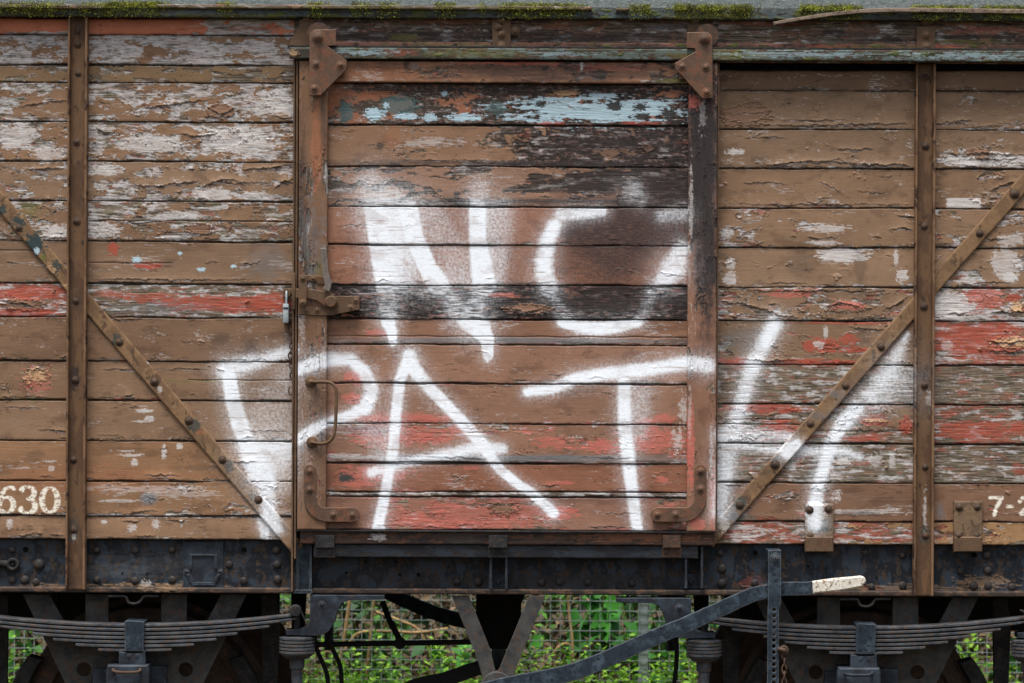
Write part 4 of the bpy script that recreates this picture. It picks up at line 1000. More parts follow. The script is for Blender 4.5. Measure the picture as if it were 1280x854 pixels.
# track brackets
def tbracket(pts, bolts):
    bm = bmesh.new(); ppoly(bm, pts, -0.036, 0.022, .002)
    for b in bolts: dome(bm, P(b[0], b[1], -0.036), .0135, None, True)
    return bm_obj('track_bracket', bm, M_BROWN, root, smooth=40)
tbracket([(374, 24.5), (394, 24.5), (394.5, 30), (389, 36), (388, 60), (362, 59.5), (363, 52), (374, 32)], [(383.7, 22.8)])
tbracket([(614.5, 23.5), (638.5, 23.5), (638.5, 62), (616, 62)], [(627, 25.5), (627, 42.5), (623, 33.5), (627, 57.5), (644, 38.5)])
tbracket([(860, 30), (878, 30), (893, 36), (893, 60), (860, 60)], [(869, 24.5)])
tbracket([(1146, 34), (1169, 34), (1169, 64), (1146, 64)], [(1157, 24.5), (1157.5, 43.5), (1158, 58.5)])

# ---- roof
def roof():
    bm = bmesh.new(); n = 24; rows = []
    e = PU(0, 11).z
    x0, x1 = PU(U0 - 12, 0).x, PU(U1 + 12, 0).x
    for th in (0, .02):
        row = []
        for i in range(n + 1):
            yy = -.058 + (2 * YC + .116) * i / n; q = (yy - YC) / (YC + .058)
            z = e + .44 * (1 - q * q) - th
            row.append((bm.verts.new((x0, yy, z)), bm.verts.new((x1, yy, z))))
        rows.append(row)
    for r in rows:
        for i in range(n): bm.faces.new((r[i][0], r[i][1], r[i + 1][1], r[i + 1][0]))
    for i in range(n):
        for s in (0, 1): bm.faces.new((rows[0][i][s], rows[0][i + 1][s], rows[1][i + 1][s], rows[1][i][s]))
    for i in (0, n): bm.faces.new((rows[0][i][0], rows[0][i][1], rows[1][i][1], rows[1][i][0]))
    return bm_obj('roof', bm, M_ROOF, root, smooth=30)
M_ROOF = mat_metal('grey_roof_felt', lin(86, 92, 92), lin(66, 74, 74), lin(112, 116, 114), .5, .56, .95, 4.0, 1.0)
rf = roof(); tag(rf, 'arched grey roof with mossy edge', None)
lip = slab('roof_edge', U0, U1, 11.0, 23.2, -0.058, 0.05, bar((lin(70, 82, 84), lin(52, 58, 54), lin(50, 46, 40)), .3, 97, 1, [('k', 120, 20, 130, 5, .6, .6), ('g', 230, 16, 60, 4, .5, .6), ('k', 560, 20, 200, 4, .5, .5), ('y', 300, 21, 60, 3, .4, .8), ('k', 1100, 22, 170, 4, .5, .6), ('y', 880, 20, 60, 4, .4, .8)], extra=False, moss=.30), M_PAINTED, rf)
BT = st(.12, .05, 0, .25, c=lin(120, 90, 78))
def batten(u0, u1, v0, v1, seed):
    slab('roof_batten', u0, u1, v0, v1, -0.078, 0.02, board(BT, [('y', (u0 + u1) / 2, (v0 + v1) / 2, (u1 - u0) / 2, 2, .3, .9)], seed, extra=False), M_WOOD, rf)
batten(U0, 128, 8.2, 13.5, 101); batten(194, 738, 7.4, 12.2, 103); batten(768, 784, 9.5, 12.5, 104)
# loose split batten
bm = bmesh.new()
path = smooth_path([(967, 29.5), (985, 26), (1020, 20.5), (1050, 16.5), (1090, 13.2), (1140, 12.4), (1200, 13.2), (1300, 14.5), (1420, 15)], 5)
ppoly(bm, ribbon(path, 4.0, 6.0), -0.085, .022, .002)
bmesh.ops.subdivide_edges(bm, edges=bm.edges, cuts=0)
ob = bm_obj('loose_batten', bm, mat_metal('weathered_strip', lin(112, 98, 86), lin(138, 122, 108), lin(84, 70, 60), .5, .58, .85, 2.5, .5), rf, smooth=40)
tag(ob, 'split wooden strip lifting off the roof edge', None)

# ---- sole bar
SBC = (lin(28, 32, 38), lin(46, 54, 63), lin(60, 50, 43))
sole = slab('sole_bar', U0, U1, 676, 737.5, 0.03, 0.02, bar(SBC, .25, 111, 1.2, iso=True, items= [('g', 150, 715, 60, 10, .2, .6), ('W', 183, 731, 7, 5, .6, .6), ('k', 500, 720, 60, 10, .3, .7), ('c', 180, 734, 70, 4, .4, .9), ('c', 60, 733, 30, 3, .3, .9), ('c', 245, 732, 26, 4, .35, .9), ('K', 640, 727, 90, 7, .6, .8), ('K', 760, 726, 80, 7, .6, .8), ('c', 1100, 736, 120, 4, .25, 1), ('c', 1230, 728, 30, 7, .25, .9), ('g', 200, 703, 90, 14, .12, .8), ('R', 940, 728, 14, 7, .25, .9), ('R', 1090, 738, 10, 5, .3, .9), ('g', 255, 710, 10, 10, .15)], extra=False), M_PAINTED, root, step=1.4, coarse=12)
slab('bottom_flange', U0, U1, 736.8, 743.4, -0.012, 0.06, bar((lin(58, 49, 44), lin(46, 42, 40), lin(84, 66, 54)), .34, 113, .8, [('c', 200, 737, 30, 3, .2, .9), ('k', 350, 741, 300, 3, .3, .7)], extra=False), M_PAINTED, sole, step=1.1, coarse=12)
RV = [(15.5, 687), (15.5, 724.7), (31, 725), (45, 727.5), (121, 687.6), (169, 687.6), (215, 687), (286.5, 705.7), (121, 724.7), (169, 726), (215.5, 725), (304.5, 726), (346.4, 705.7), (347, 724.7), (345.7, 687.6),
      (571, 727), (677, 728), (598, 727), (700, 727), (735, 728), (790, 729), (902, 710.7), (902, 729), (943, 729), (900, 691), (1128.4, 732), (1034.4, 692.6), (1081.5, 691), (1128, 694), (1200.6, 714), (1234.4, 713.4), (1217, 732.7), (1235, 732.7), (1265, 737), (1233, 694), (1265.8, 691), (1089.6, 740)]
for px, py in RV: stud(ME_RIVET, 'rivet', P(px, min(py, 734), 0.03), sole, 1.15)
stud(ME_RIVET, 'rivet', P(49, 705.4, .03), sole, 1.6)
# dark drilled holes: shallow dark plugs
M_HOLE = mat_metal('hole_black', lin(8, 8, 8), lin(10, 10, 10), lin(12, 10, 8), .5, .7, .95)
for px, py, r in ((32, 687, 3.6), (305, 687.6, 3.4), (944, 691, 3.2), (1217.6, 694, 3.4), (153, 717, 1.4), (183.5, 717.7, 1.4), (433, 716, 1.8), (457, 702.5, 1.8), (500, 718.5, 2), (523, 718.5, 2.6), (495, 702.5, 1.6), (1010, 708, 1.6), (1096, 722, 1.4)):
    bm = bmesh.new(); ppoly(bm, circ(px, py, r, 12), .0285, .004, 0); bm_obj('drilled_hole', bm, M_HOLE, sole)
# rope eye at far left
bm = bmesh.new(); ppoly(bm, circ(15.5, 705.5, 8, 20), .004, .026, .003, [circ(15.5, 705.5, 4.2, 14)]); tube(bm, [P(9, 705, .015), P(-20, 703, .015)], .014, 10)
dome(bm, P(15.5, 705.5, .02), .012); bm_obj('rope_eye', bm, M_BLACKRUST, sole, smooth=40)
# label clip
bm = bmesh.new()
ppoly(bm, [(228.8, 677.5), (279.2, 677.5), (279.2, 735), (228.8, 735)], .022, .008, .001)
for q in ([(236.8, 693), (271.8, 693), (271.8, 695.2), (236.8, 695.2)], [(236.8, 695.2), (240, 695.2), (240, 711), (236.8, 711)], [(268, 695.2), (271.8, 695.2), (271.8, 711), (268, 711)], [(240, 728), (269, 728), (269, 732), (240, 732)], [(233, 718), (237, 718), (242, 727), (239, 730)], [(272, 718), (275.5, 718), (269, 730), (266, 727)]):
    ppoly(bm, q, .014, .009, .001)
for c in ((233, 715), (275, 715)): dome(bm, P(c[0], c[1], .022), .008)
bm_obj('label_clip', bm, M_BLACK, sole, smooth=40)

# ---- sill, guide rail, clips under the door
slab('door_sill', 376, 893, 664.6, 681, -0.056, 0.056, bar((lin(64, 51, 45), lin(48, 42, 41), lin(84, 60, 49)), .3, 121, .8, [('W', 473, 672, 9, 4, .7, .7), ('n', 580, 674, 20, 6, .4, .7), ('o', 800, 672, 70, 5, .35, .7)], extra=False), M_PAINTED, root)
gr = slab('guide_rail', 393, 874, 681.4, 697.6, -0.044, 0.07, bar((lin(46, 51, 58), lin(36, 38, 42), lin(48, 43, 40)), .2, 123, .8, (), extra=False), M_PAINTED, root)
def clip(x0, x1, mat):
    bm = bmesh.new(); ppoly(bm, [(x0 + 1, 669.5), (x1 - 1, 669.5), (x1 - 1, 685), (x0 + 1, 685)], -.07, .014, .002); ppoly(bm, [(x0, 684), (x1, 684), (x1, 697), (x0, 697)], -.053, .009, .001)
    for x in (x0 + 5, x1 - 5): dome(bm, P(x, 690, -.053), .0075)
    bm_obj('guide_clip', bm, mat, gr, smooth=40)
clip(393.5, 419, M_BLACKRUST); clip(610, 635, M_BLACKRUST); clip(827.5, 852, M_RUST)
def gbracket(x0, x1, y0, y1, bolt):
    bm = bmesh.new()
    ppoly(bm, [(x0, y0), (x0 + 3, y0), (x0 + 3, y1), (x0, y1)], -.04, .068, .001); ppoly(bm, [(x1 - 3, y0), (x1, y0), (x1, y1), (x1 - 3, y1)], -.04, .068, .001)
    ppoly(bm, [(x0 - 2, y1 - 18), (x1 - 1, y1 - 18), (x1 - 1, y1), (x0 - 2, y1)], .02, .008, .001)
    dome(bm, P(bolt[0], bolt[1], .02), .012)
    bm_obj('guide_bracket', bm, M_BLACK, gr, smooth=40)
gbracket(612, 634.5, 698, 736, (623, 728)); gbracket(856, 879, 683, 735.5, (863.5, 727.5))

# ---- strap brackets over the bottom plank, right
def strap(x0, x1, y0, y1, bolts, items, seed):
    a = unroll(x0, y0); b = unroll(x1, y1)
    o = slab('strap_bracket', a[0], b[0], a[1], b[1], -0.022, 0.022, bar((lin(112, 92, 72), lin(96, 78, 62), lin(84, 66, 52)), .2, seed, 1, items, iso=True), M_PAINTED, root, edge=2.2)
    for px, py in bolts: stud(ME_BOLT, 'bolt', P(px, py, -.022), o)
    bm = bmesh.new(); ppoly(bm, [(x0 + .5, y1 - 17), (x1 - .5, y1 - 17), (x1 - .5, y1 + 2), (x0 + .5, y1 + 2)], -.03, .06, .004); bm_obj('lip', bm, M_BROWN, o, smooth=40)
strap(1006.5, 1042, 630, 688, [(1012, 637.6), (1035.6, 636.6), (1013, 670)], [('g', 1024, 655, 16, 10, .8, .4), ('W', 1020, 644, 12, 14, .7, .5), ('n', 1024, 662, 14, 3, .7), ('o', 1036, 637, 6, 6, .6)], 131)
strap(1192.4, 1228, 626.5, 688, [(1199, 634), (1221.5, 634.4), (1198, 670), (1221.5, 670)], [('g', 1218, 678, 4, 4, .9, .5)], 133)
# ---- underframe (near side), later copied for the far side
NEAR = []
def rec(o): NEAR.append(o); return o
SPR = [(168.4, 0), (1083.0, 3.6)]
SY = 777.5
def local(cx, dy):
    """mirror/shift helper: offsets from a spring centre in photo pixels"""
    return lambda dx, yy: (cx + dx, yy + dy)
for cx, dy in SPR:
    T = local(cx, dy)
    # axle guard plate with two outer raking legs and two upright legs
    bm = bmesh.new()
    outer = [(-140, 743), (-107, 743), (-80, 792), (-61.5, 792), (-61.5, 743), (-33, 743), (-33, 800), (33, 800), (33, 743), (65, 743), (65, 792), (82, 792), (108, 743), (140, 743), (84.5, 857), (40, 940), (22, 940), (22, 830), (-22, 830), (-22, 940), (-40, 940), (-85.5, 857)]
    ppoly(bm, [T(*q) for q in outer], .075, .014, .0015, [[T(*q) for q in circ(-63.3, 837, 9, 20)], [T(*q) for q in circ(63.7, 837, 9, 20)]])
    rec(bm_obj('axle_guard', bm, M_AXLEGUARD, root))
    # leaf spring
    bm = bmesh.new()
    halfs = [206, 202, 168, 128, 102, 74, 46]
    for i, hl in enumerate(halfs):
        top = []; bot = []
        for k in range(25):
            dx = -hl + 2 * hl * k / 24
            yy = 780.3 + i * 5.15 - 14.0 * (dx / 207) ** 2
            th = 3.7
            if abs(dx) > hl - 1: th = 3.2
            top.append(T(dx, yy)); bot.append(T(dx, yy + th))
        ppoly(bm, top + bot[::-1], -.036 + random.uniform(-.0015, .0015), .076, .0024)
    sp = rec(bm_obj('leaf_spring', bm, M_SPRING, root, smooth=30))
    bm = bmesh.new()
    ppoly(bm, [T(-12.6, 777), T(-10, 775.5), T(8, 776.5), T(12, 777), T(11, 814.5), T(-12.6, 814.5)], -.054, .11, .003)
    for xx in (-8, 6): dome(bm, P(*T(xx + .5, 776), 0), .004)
    bm_obj('buckle', bm, M_LEVER, sp, smooth=40)
    bm = bmesh.new()
    ppoly(bm, [T(-19.6, 814.6), T(-9, 816.5), T(7, 816.5), T(13, 813.5), T(13.4, 831), T(-20, 831)], -.05, .1, .002)
    for xx in (-6, 4): ppoly(bm, [T(*q) for q in circ(xx - 1, 820, 2.3, 12)], -.053, .004, .0008)
    bm_obj('saddle', bm, M_BLACK, sp, smooth=40)
    # axle box
    bm = bmesh.new()
    ppoly(bm, [T(-34, 831.5), T(16.5, 831.5), T(18, 838), T(18, 905), T(-36, 905), T(-36, 838)], -.075, .15, .006)
    ppoly(bm, [T(16, 832.5), T(39.5, 832.5), T(39.5, 940), T(16, 940)], .04, .05, .002); ppoly(bm, [T(-52, 836), T(-34, 836), T(-34, 940), T(-52, 940)], .04, .05, .002)
    ab = rec(bm_obj('axle_box', bm, M_BLACK, root, smooth=40))
    bm = bmesh.new(); tube(bm, [Vector(q) for q in smooth_path([P(*T(-27, 837), -.075), P(*T(-26, 839), -.092), P(*T(-18, 840.5), -.098), P(*T(0, 840.5), -.098), P(*T(6, 839), -.092), P(*T(7, 837), -.075)], 4)], .006, 8)
    bm_obj('lid_handle', bm, M_RUST if cx < 600 else M_BLACK, ab, smooth=60)
    # spring hangers both ends with rubber stack and rod
    for sg in (-1, 1):
        H = lambda dx, yy: (cx + sg * dx, yy + dy)
        bm = bmesh.new()
        pts = [H(219, 744), H(312, 744), H(312, 749.5)] + [H(268 - 0, 750.5), H(259, 754), H(254, 762), H(249.5, 778), H(243, 789), H(236, 793.5), H(226, 795), H(189, 794), H(189, 787.5), H(207, 786.5), H(214, 784), H(218, 777), H(219, 768)]
        ppoly(bm, pts if sg > 0 else pts[::-1], -.03, .075, .002)
        dome(bm, P(*H(234, 756), -.03), .010)
        hb = rec(bm_obj('spring_hanger', bm, M_BLACK, root, smooth=40))
        c = P(*H(203, 795), .005)
        px = S * 1.0
        prof = [(4 * px, 0)]
        for k in range(5):
            z = -(0.5 + k * 4.3) * px
            prof += [(20 * px, z), (22.4 * px, z - .6 * px), (22.4 * px, z - 3.0 * px), (20 * px, z - 3.7 * px)]
        prof += [(21 * px, -22.5 * px), (14 * px, -28 * px), (9.5 * px, -29 * px), (9.5 * px, -40 * px), (7 * px, -42 * px), (7 * px, -90 * px), (2 * px, -90 * px)]
        bm = bmesh.new(); lathe(bm, prof, c, 'Z', 28); bm_obj('rubber_stack', bm, M_SPRING, hb, smooth=35)
        # shackle pin and eye
        bm = bmesh.new(); lathe(bm, [(.012, -.06), (.02, -.06), (.024, -.055), (.024, -.04), (.014, -.038), (.014, .05), (.01, .05)], P(*H(202, 762), 0), 'Y', 14)
        tube(bm, [P(*H(202, 764), .0), P(*H(203, 796), .0)], .013, 10)
        tube(bm, [P(*H(192, 759), -.05), P(*H(199, 762), -.055), P(*H(208, 765), -.05), P(*H(213, 776), -.045)], .004, 6)
        bm_obj('shackle', bm, M_BLACKRUST, hb, smooth=40)
        # brake hanger and block
        bm = bmesh.new(); ppoly(bm, [(H(158, 744)), H(176, 744), H(181, 780), H(177, 870), H(157, 930), H(144, 930), H(160, 850)] if sg > 0 else [(H(158, 744)), H(176, 744), H(181, 780), H(177, 870), H(157, 930), H(144, 930), H(160, 850)][::-1], .26, .03, .002)
        rec(bm_obj('brake_hanger', bm, M_BLACKRUST, root, smooth=40))
        bm = bmesh.new()
        arc_o = [H(168 * math.cos(a) - 3, 912 - 158 * math.sin(a)) for a in np.linspace(-.2, .62, 10)]
        arc_i = [H(147 * math.cos(a) - 3, 912 - 150 * math.sin(a)) for a in np.linspace(.62, -.2, 10)]
        pts = arc_o + arc_i
        ppoly(bm, pts if sg < 0 else pts[::-1], .23, .1, .004)
        rec(bm_obj('brake_block', bm, M_BLACKRUST, root, smooth=40))
    # rope hook under the sole bar
    bm = bmesh.new()
    hk = [(-33, 745.5), (-15, 745.5), (-10.5, 747), (-8, 753), (-2, 754.8), (4, 754), (8, 751), (11, 746.2), (16, 745.3), (30, 745.3)]
    tube(bm, [Vector(q) for q in smooth_path([P(*T(a, b), .0) for a, b in hk], 3)], .0058, 8)
    rec(bm_obj('rope_hook', bm, M_BLACKRUST, root, smooth=60))
# wheels and axles
for cx, dy in SPR:
    cxw = unroll(cx, 900)[0]
    X = PU(cxw, 0).x
    zc = .475
    sets = []
    for s in (1, -1):
        yb = YC - s * .80
        prof = [(.03, -.09), (.10, -.09), (.12, -.05), (.17, -.02), (.33, .0), (.39, -.02), (.40, -.06), (.455, -.06), (.462, -.055), (.468, .02), (.475, .045), (.500, .055), (.502, .07), (.495, .08), (.40, .08), (.39, .05), (.17, .04), (.12, .07), (.03, .07)]
        prof = [(r, o * s) for r, o in prof]
        bm = bmesh.new(); lathe(bm, prof, (X, yb, zc), 'Y', 72)
        bm_obj('wheel', bm, M_WHEEL, root, smooth=35)
    bm = bmesh.new(); lathe(bm, [(.03, -1.0), (.065, -1.0), (.065, 1.0), (.03, 1.0)], (X, YC, zc), 'Y', 24); bm_obj('axle', bm, M_DARK, root, smooth=40)

# V hanger
bm = bmesh.new()
ppoly(bm, [(564.5, 745), (586, 745), (613, 812), (619, 838), (630, 860), (612, 875), (604, 850), (596, 822)], .0, .014, .002)
ppoly(bm, [(661.5, 745), (682, 745), (646, 832), (638, 862), (622, 875), (614, 850), (624, 836)], -.016, .014, .002)
ppoly(bm, circ(621, 860, 20, 24), -.03, .06, .003)
rec(bm_obj('brake_hanger_bracket', bm, M_AXLEGUARD, root, smooth=30))
# brake lever
bm = bmesh.new()
path = smooth_path([(590, 868), (640, 856.5), (700, 844.5), (735, 833.5), (770, 819), (815, 798.5), (860, 780), (900, 762), (925, 750.5), (942, 743.5), (960, 739.8), (980, 736.5), (1004, 736), (1017, 735)], 5)
ppoly(bm, ribbon(path, 23, 16.5), -.085, .012, .0025)
lever = rec(bm_obj('brake_lever', bm, M_LEVER, root, smooth=30))
bm = bmesh.new()
pts = [(1015.5, 727), (1040, 723.6), (1076, 720.2)] + rounded(1077, 726, 5.6, -80, 60, 6) + [(1079, 733.3), (1050, 738.6), (1016.5, 742)]
ppoly(bm, pts, -.092, .026, .005)
grip = bm_obj('grip', bm, M_GRIP, lever, smooth=40); tag(grip, 'chipped white painted grip', None)
# lever guide with holes, pin and chain
bm = bmesh.new()
ho = [circ(967.6 - .0045 * 1.0 * i * 7.7, 762.2 + i * 7.62, 2.5, 12) for i in range(19)]
ppoly(bm, [(960.2, 688), (976.4, 688), (976.4, 755), (973.8, 762), (973.2, 915), (958.6, 915), (959.6, 762), (960.2, 755)], -.118, .012, .0015, ho)
ppoly(bm, [(960.2, 688), (976.4, 688), (976.4, 702), (960.2, 702)], -.106, .136, .001)
dome(bm, P(969, 697.3, -.118), .013, None, True)
guide = rec(bm_obj('lever_guide', bm, M_LEVER, root))
bm = bmesh.new(); ppoly(bm, circ(980.2, 813, 6, 18), -.125, .02, .003, [circ(980.2, 813, 2.6, 12)]); tube(bm, [P(972, 811, -.128), P(980, 813, -.128)], .009, 8)
lathe(bm, [(.004, .01), (.009, .01), (.009, -.008), (.006, -.011), (.002, -.011)], P(980.2, 813, -.125), 'Y', 10)
links(bm, [P(980.3, 815 + i * 8.6, -.118) for i in range(9)], .036, .017, .0032)
bm_obj('pin_chain', bm, M_BOLTD, guide, smooth=60)

# copies for the far side, turned end for end
for o in NEAR:
    c = o.copy(); COL.objects.link(c); c.parent = root
    c.location = (-o.location.x, -o.location.y, o.location.z); c.rotation_euler = (0, 0, math.pi)
    for ch in list(o.children):
        d = ch.copy(); COL.objects.link(d); d.parent = c

# centre brake gear
bm = bmesh.new(); lathe(bm, [(.03, 0), (.08, 0), (.095, .02), (.095, .30), (.08, .32), (.03, .32)], P(623, 800, 1.0) + Vector((0, 0, -.03)), 'Z', 32); bm_obj('vacuum_cylinder', bm, M_DARK, root, smooth=35)
bm = bmesh.new(); tube(bm, [P(621, 872, -.02), P(621, 872, -.02) + Vector((0, 2.3, 0))], .032, 14); bm_obj('brake_shaft', bm, M_DARK, root, smooth=50)
bm = bmesh.new(); tube(bm, [P(388, 806, .55), P(470, 804.5, .55), P(600, 802.5, .55)], .011, 10); tube(bm, [P(478, 752, .6), P(487, 776, .58), P(500, 800, .55), P(502, 806, .55)], .012, 8); lathe(bm, [(.01, -.02), (.024, -.02), (.024, .02), (.01, .02)], P(500, 804, .55), 'Y', 12)
bm_obj('pull_rod', bm, M_DARK, root, smooth=50)
for a in ([(392, 790), (396, 812), (404, 830), (409, 845), (412, 870)], [(411, 800), (418, 816), (425, 832), (427, 850), (428, 872)], [(845, 795), (846, 815), (845, 835), (842, 860)]):
    bm = bmesh.new(); tube(bm, [Vector(q) for q in smooth_path([P(x, y_, .35) for x, y_ in a], 5)], .009, 8); bm_obj('brake_hose', bm, M_DARK, root, smooth=60)
bm = bmesh.new(); ppoly(bm, ribbon(smooth_path([(470, 880), (520, 858), (555, 850), (590, 838), (610, 832)], 4), 18), .45, .02, .003); bm_obj('brake_push_rod', bm, M_DARK, root, smooth=30)

# body: floor, far wall, ends, cross members
bm = bmesh.new(); a, b = PU(U0, 690, 0), PU(U1, 678, 0); box(bm, (a.x, .052, a.z), (b.x, 2 * YC - .052, b.z))
for u in (300, 500, 750, 950): a, b = PU(u - 14, 742, 0), PU(u + 14, 690.5, 0); box(bm, (a.x, .06, a.z), (b.x, 2 * YC - .06, b.z))
bm_obj('floor', bm, M_DARK, root)
for u0, u1, v1 in ((30, 318, 812), (930, 1222, 812), (-240, 28, 815), (1224, 1490, 815)):
    bm = bmesh.new(); a, b = PU(u0, v1, 0), PU(u1, 690.6, 0); box(bm, (a.x, .98, a.z), (b.x, 1.04, b.z)); bm_obj('dark_backing_beam', bm, M_DARK, root)  # beams added to keep the gaps behind the axle guards dark
bm = bmesh.new(); a, b = PU(590, 756, 0), PU(660, 690.6, 0); box(bm, (a.x, .9, a.z), (b.x, 1.3, b.z)); bm_obj('cylinder_bearer', bm, M_DARK, root)
bm = bmesh.new(); a, b = PU(U0, 743, 0), PU(U1, 677, 0); box(bm, (a.x, 2 * YC - .05, a.z), (b.x, 2 * YC - .03, b.z)); bm_obj('sole_bar', bm, M_BLACK, root)
M_PLANKN = mat_metal('brown_boards', lin(132, 100, 72), lin(112, 84, 62), lin(150, 140, 132), .5, .62, .75, .8, .4)
bm = bmesh.new()
for q0, q1 in zip(LEFT_LINES[:-1], LEFT_LINES[1:]):
    a, b = PU(U0 + 3, q1 - .4, 0), PU(U1 - 3, q0 + .4, 0); box(bm, (a.x, 2 * YC - .04, a.z), (b.x, 2 * YC, b.z), .003)
ob = bm_obj('far_wall', bm, M_PLANKN, root)
for xu in (U0, U1):
    bm = bmesh.new(); x = PU(xu, 0).x; s = 1 if xu < 0 else -1
    for q0, q1 in zip(LEFT_LINES[:-1], LEFT_LINES[1:]):
        a, b = PU(0, q1 - .4, 0).z, PU(0, q0 + .4, 0).z; box(bm, (x - s * .04, .002, a), (x, 2 * YC - .002, b), .003)
    n = 14; vs = []
    zt = PU(0, 25).z
    arc = [((-.04 + (2 * YC + .08) * i / n), zt + .43 * (1 - ((-.04 + (2 * YC + .08) * i / n - YC) / (YC + .058)) ** 2)) for i in range(n + 1)]
    f = [bm.verts.new((x - s * .02, yy, zz)) for yy, zz in arc]; bm.faces.new(f)
    bm_obj('end_wall', bm, M_PLANKN, root)
    for yb in (.3, 2.0):
        bm = bmesh.new(); z0 = PU(0, 712).z; lathe(bm, [(.05, 0), (.09, -s * .02), (.07, -s * .06), (.06, -s * .34), (.2, -s * .36), (.2, -s * .4), (.15, -s * .42), (.02, -s * .43)], (x, yb, z0), 'X', 24); bm_obj('buffer', bm, M_BLACK, root, smooth=40)
bm = bmesh.new(); 
for xu in (U0, U1):
    x = PU(xu, 0).x; s = 1 if xu < 0 else -1; a, b = PU(0, 743).z, PU(0, 679).z; box(bm, (x - s * .05, .05, a), (x - s * .002, 2 * YC - .052, b))
bm_obj('buffer_beam', bm, M_BLACK, root)

# ================================================================== LEAVES, MOSS, PLANTS
def mat_leaf(name, rough=.55, trans=.25):
    m, nt, bs = nodes_mat(name)
    at = N(nt, 'ShaderNodeAttribute', attribute_name='tint')
    nt.links.new(at.outputs['Color'], bs.inputs['Base Color']); bs.inputs['Roughness'].default_value = rough
    bs.inputs['Specular IOR Level'].default_value = .3
    if trans:
        tr_ = N(nt, 'ShaderNodeBsdfTranslucent'); nt.links.new(at.outputs['Color'], tr_.inputs['Color'])
        mx = N(nt, 'ShaderNodeMixShader'); mx.inputs[0].default_value = trans
        out = [n for n in nt.nodes if n.type == 'OUTPUT_MATERIAL'][0]
        nt.links.new(bs.outputs[0], mx.inputs[1]); nt.links.new(tr_.outputs[0], mx.inputs[2]); nt.links.new(mx.outputs[0], out.inputs[0])
    return m
def leaves(name, pos, dirs, length, width, cols, mat, parent=None, fold=.25, rng=None):
    """one small folded leaf (two quads-as-tris pairs) per row"""
    rng = rng or np.random.default_rng(1)
    n = len(pos)
    dirs = dirs / (np.linalg.norm(dirs, axis=1, keepdims=True) + 1e-9)
    rnd = rng.normal(size=(n, 3)); rnd[:, 2] += .8
    side = np.cross(dirs, rnd); side /= np.linalg.norm(side, axis=1, keepdims=True) + 1e-9
    nor = np.cross(side, dirs)
    L = length[:, None]; W = width[:, None]
    base = pos; tip = pos + dirs * L - nor * L * .12
    mid = pos + dirs * L * .45
    a = mid + side * W * .5 + nor * W * fold; b = mid - side * W * .5 + nor * W * fold
    co = np.stack([base, a, tip, b, mid], 1).reshape(-1, 3)
    o = np.arange(n)[:, None] * 5
    tri = np.concatenate([o + np.array([[0, 1, 4]]), o + np.array([[1, 2, 4]]), o + np.array([[2, 3, 4]]), o + np.array([[3, 0, 4]])], 0)
    me = bpy.data.meshes.new(name)
    me.vertices.add(len(co)); me.vertices.foreach_set('co', co.astype(np.float32).ravel())
    me.loops.add(tri.size); me.loops.foreach_set('vertex_index', tri.astype(np.int32).ravel())
    me.polygons.add(len(tri)); me.polygons.foreach_set('loop_start', (np.arange(len(tri)) * 3).astype(np.int32))
    me.update(calc_edges=True)
    c = np.repeat(np.concatenate([cols, np.ones((n, 1))], 1), 5, 0).astype(np.float32)
    at = me.attributes.new('tint', 'FLOAT_COLOR', 'POINT'); at.data.foreach_set('color', c.ravel())
    return link(name, me, mat, parent)
M_LEAF = mat_leaf('leaf_green'); M_MOSS = mat_leaf('moss_green', .9, .1); M_DEAD = mat_leaf('dead_leaf', .85, .05)
R = np.random.default_rng(5)
# moss on the roof edge
n = 80000
u = R.uniform(-40, 1320, n)
dens = uni(fbm(u / 60, u * 0 + 3.3, 4, 501)) + .35 * np.exp(-((u - 60) / 90) ** 2) - .10 * ((u > 140) & (u < 190)) - .1 * (u > 760) + .12 * (np.abs(u - 715) < 20)
band = R.uniform(0, 1, n)
keep = dens > .30 + .45 * R.uniform(0, 1, n)
u = u[keep]; band = band[keep]; dn = dens[keep]
v = 3.5 + 7.0 * band ** .6 + R.normal(0, .9, len(u)) + 5 * (u < 135) * R.uniform(0, 1, len(u))
lowm = R.uniform(0, 1, len(u)) < .16
v = np.where(lowm, 13 + 10 * R.uniform(0, 1, len(u)) ** 1.5, v)
e_z = PU(0, 11).z
zz = ZC - (v - 427) * S
yy = np.where(zz > e_z, -.058 + (zz - e_z) / .70, -.060) - R.uniform(0, .016, len(u)) * (1 + (zz > e_z))
k = (D + yy) / D
pos = np.stack([(u - 640) * S, yy, ZC - (v - 427) * S * k - .002], 1)
dr = R.normal(size=(len(u), 3)); dr[:, 1] -= .7; dr[:, 2] += .5
br = uni(fbm(u / 14, v / 5, 3, 505))
c = lerp(lin(54, 60, 26)[None], lin(148, 158, 50)[None], np.clip(br + R.normal(0, .15, len(u)), 0, 1)); c = lerp(c, lin(120, 104, 62)[None], np.clip(R.uniform(-.6, .7, len(u)) , 0, .7))
ms = leaves('moss', pos, dr, R.uniform(.004, .010, len(u)), R.uniform(.002, .004, len(u)), c, M_MOSS, root)
ms['kind'] = 'stuff'

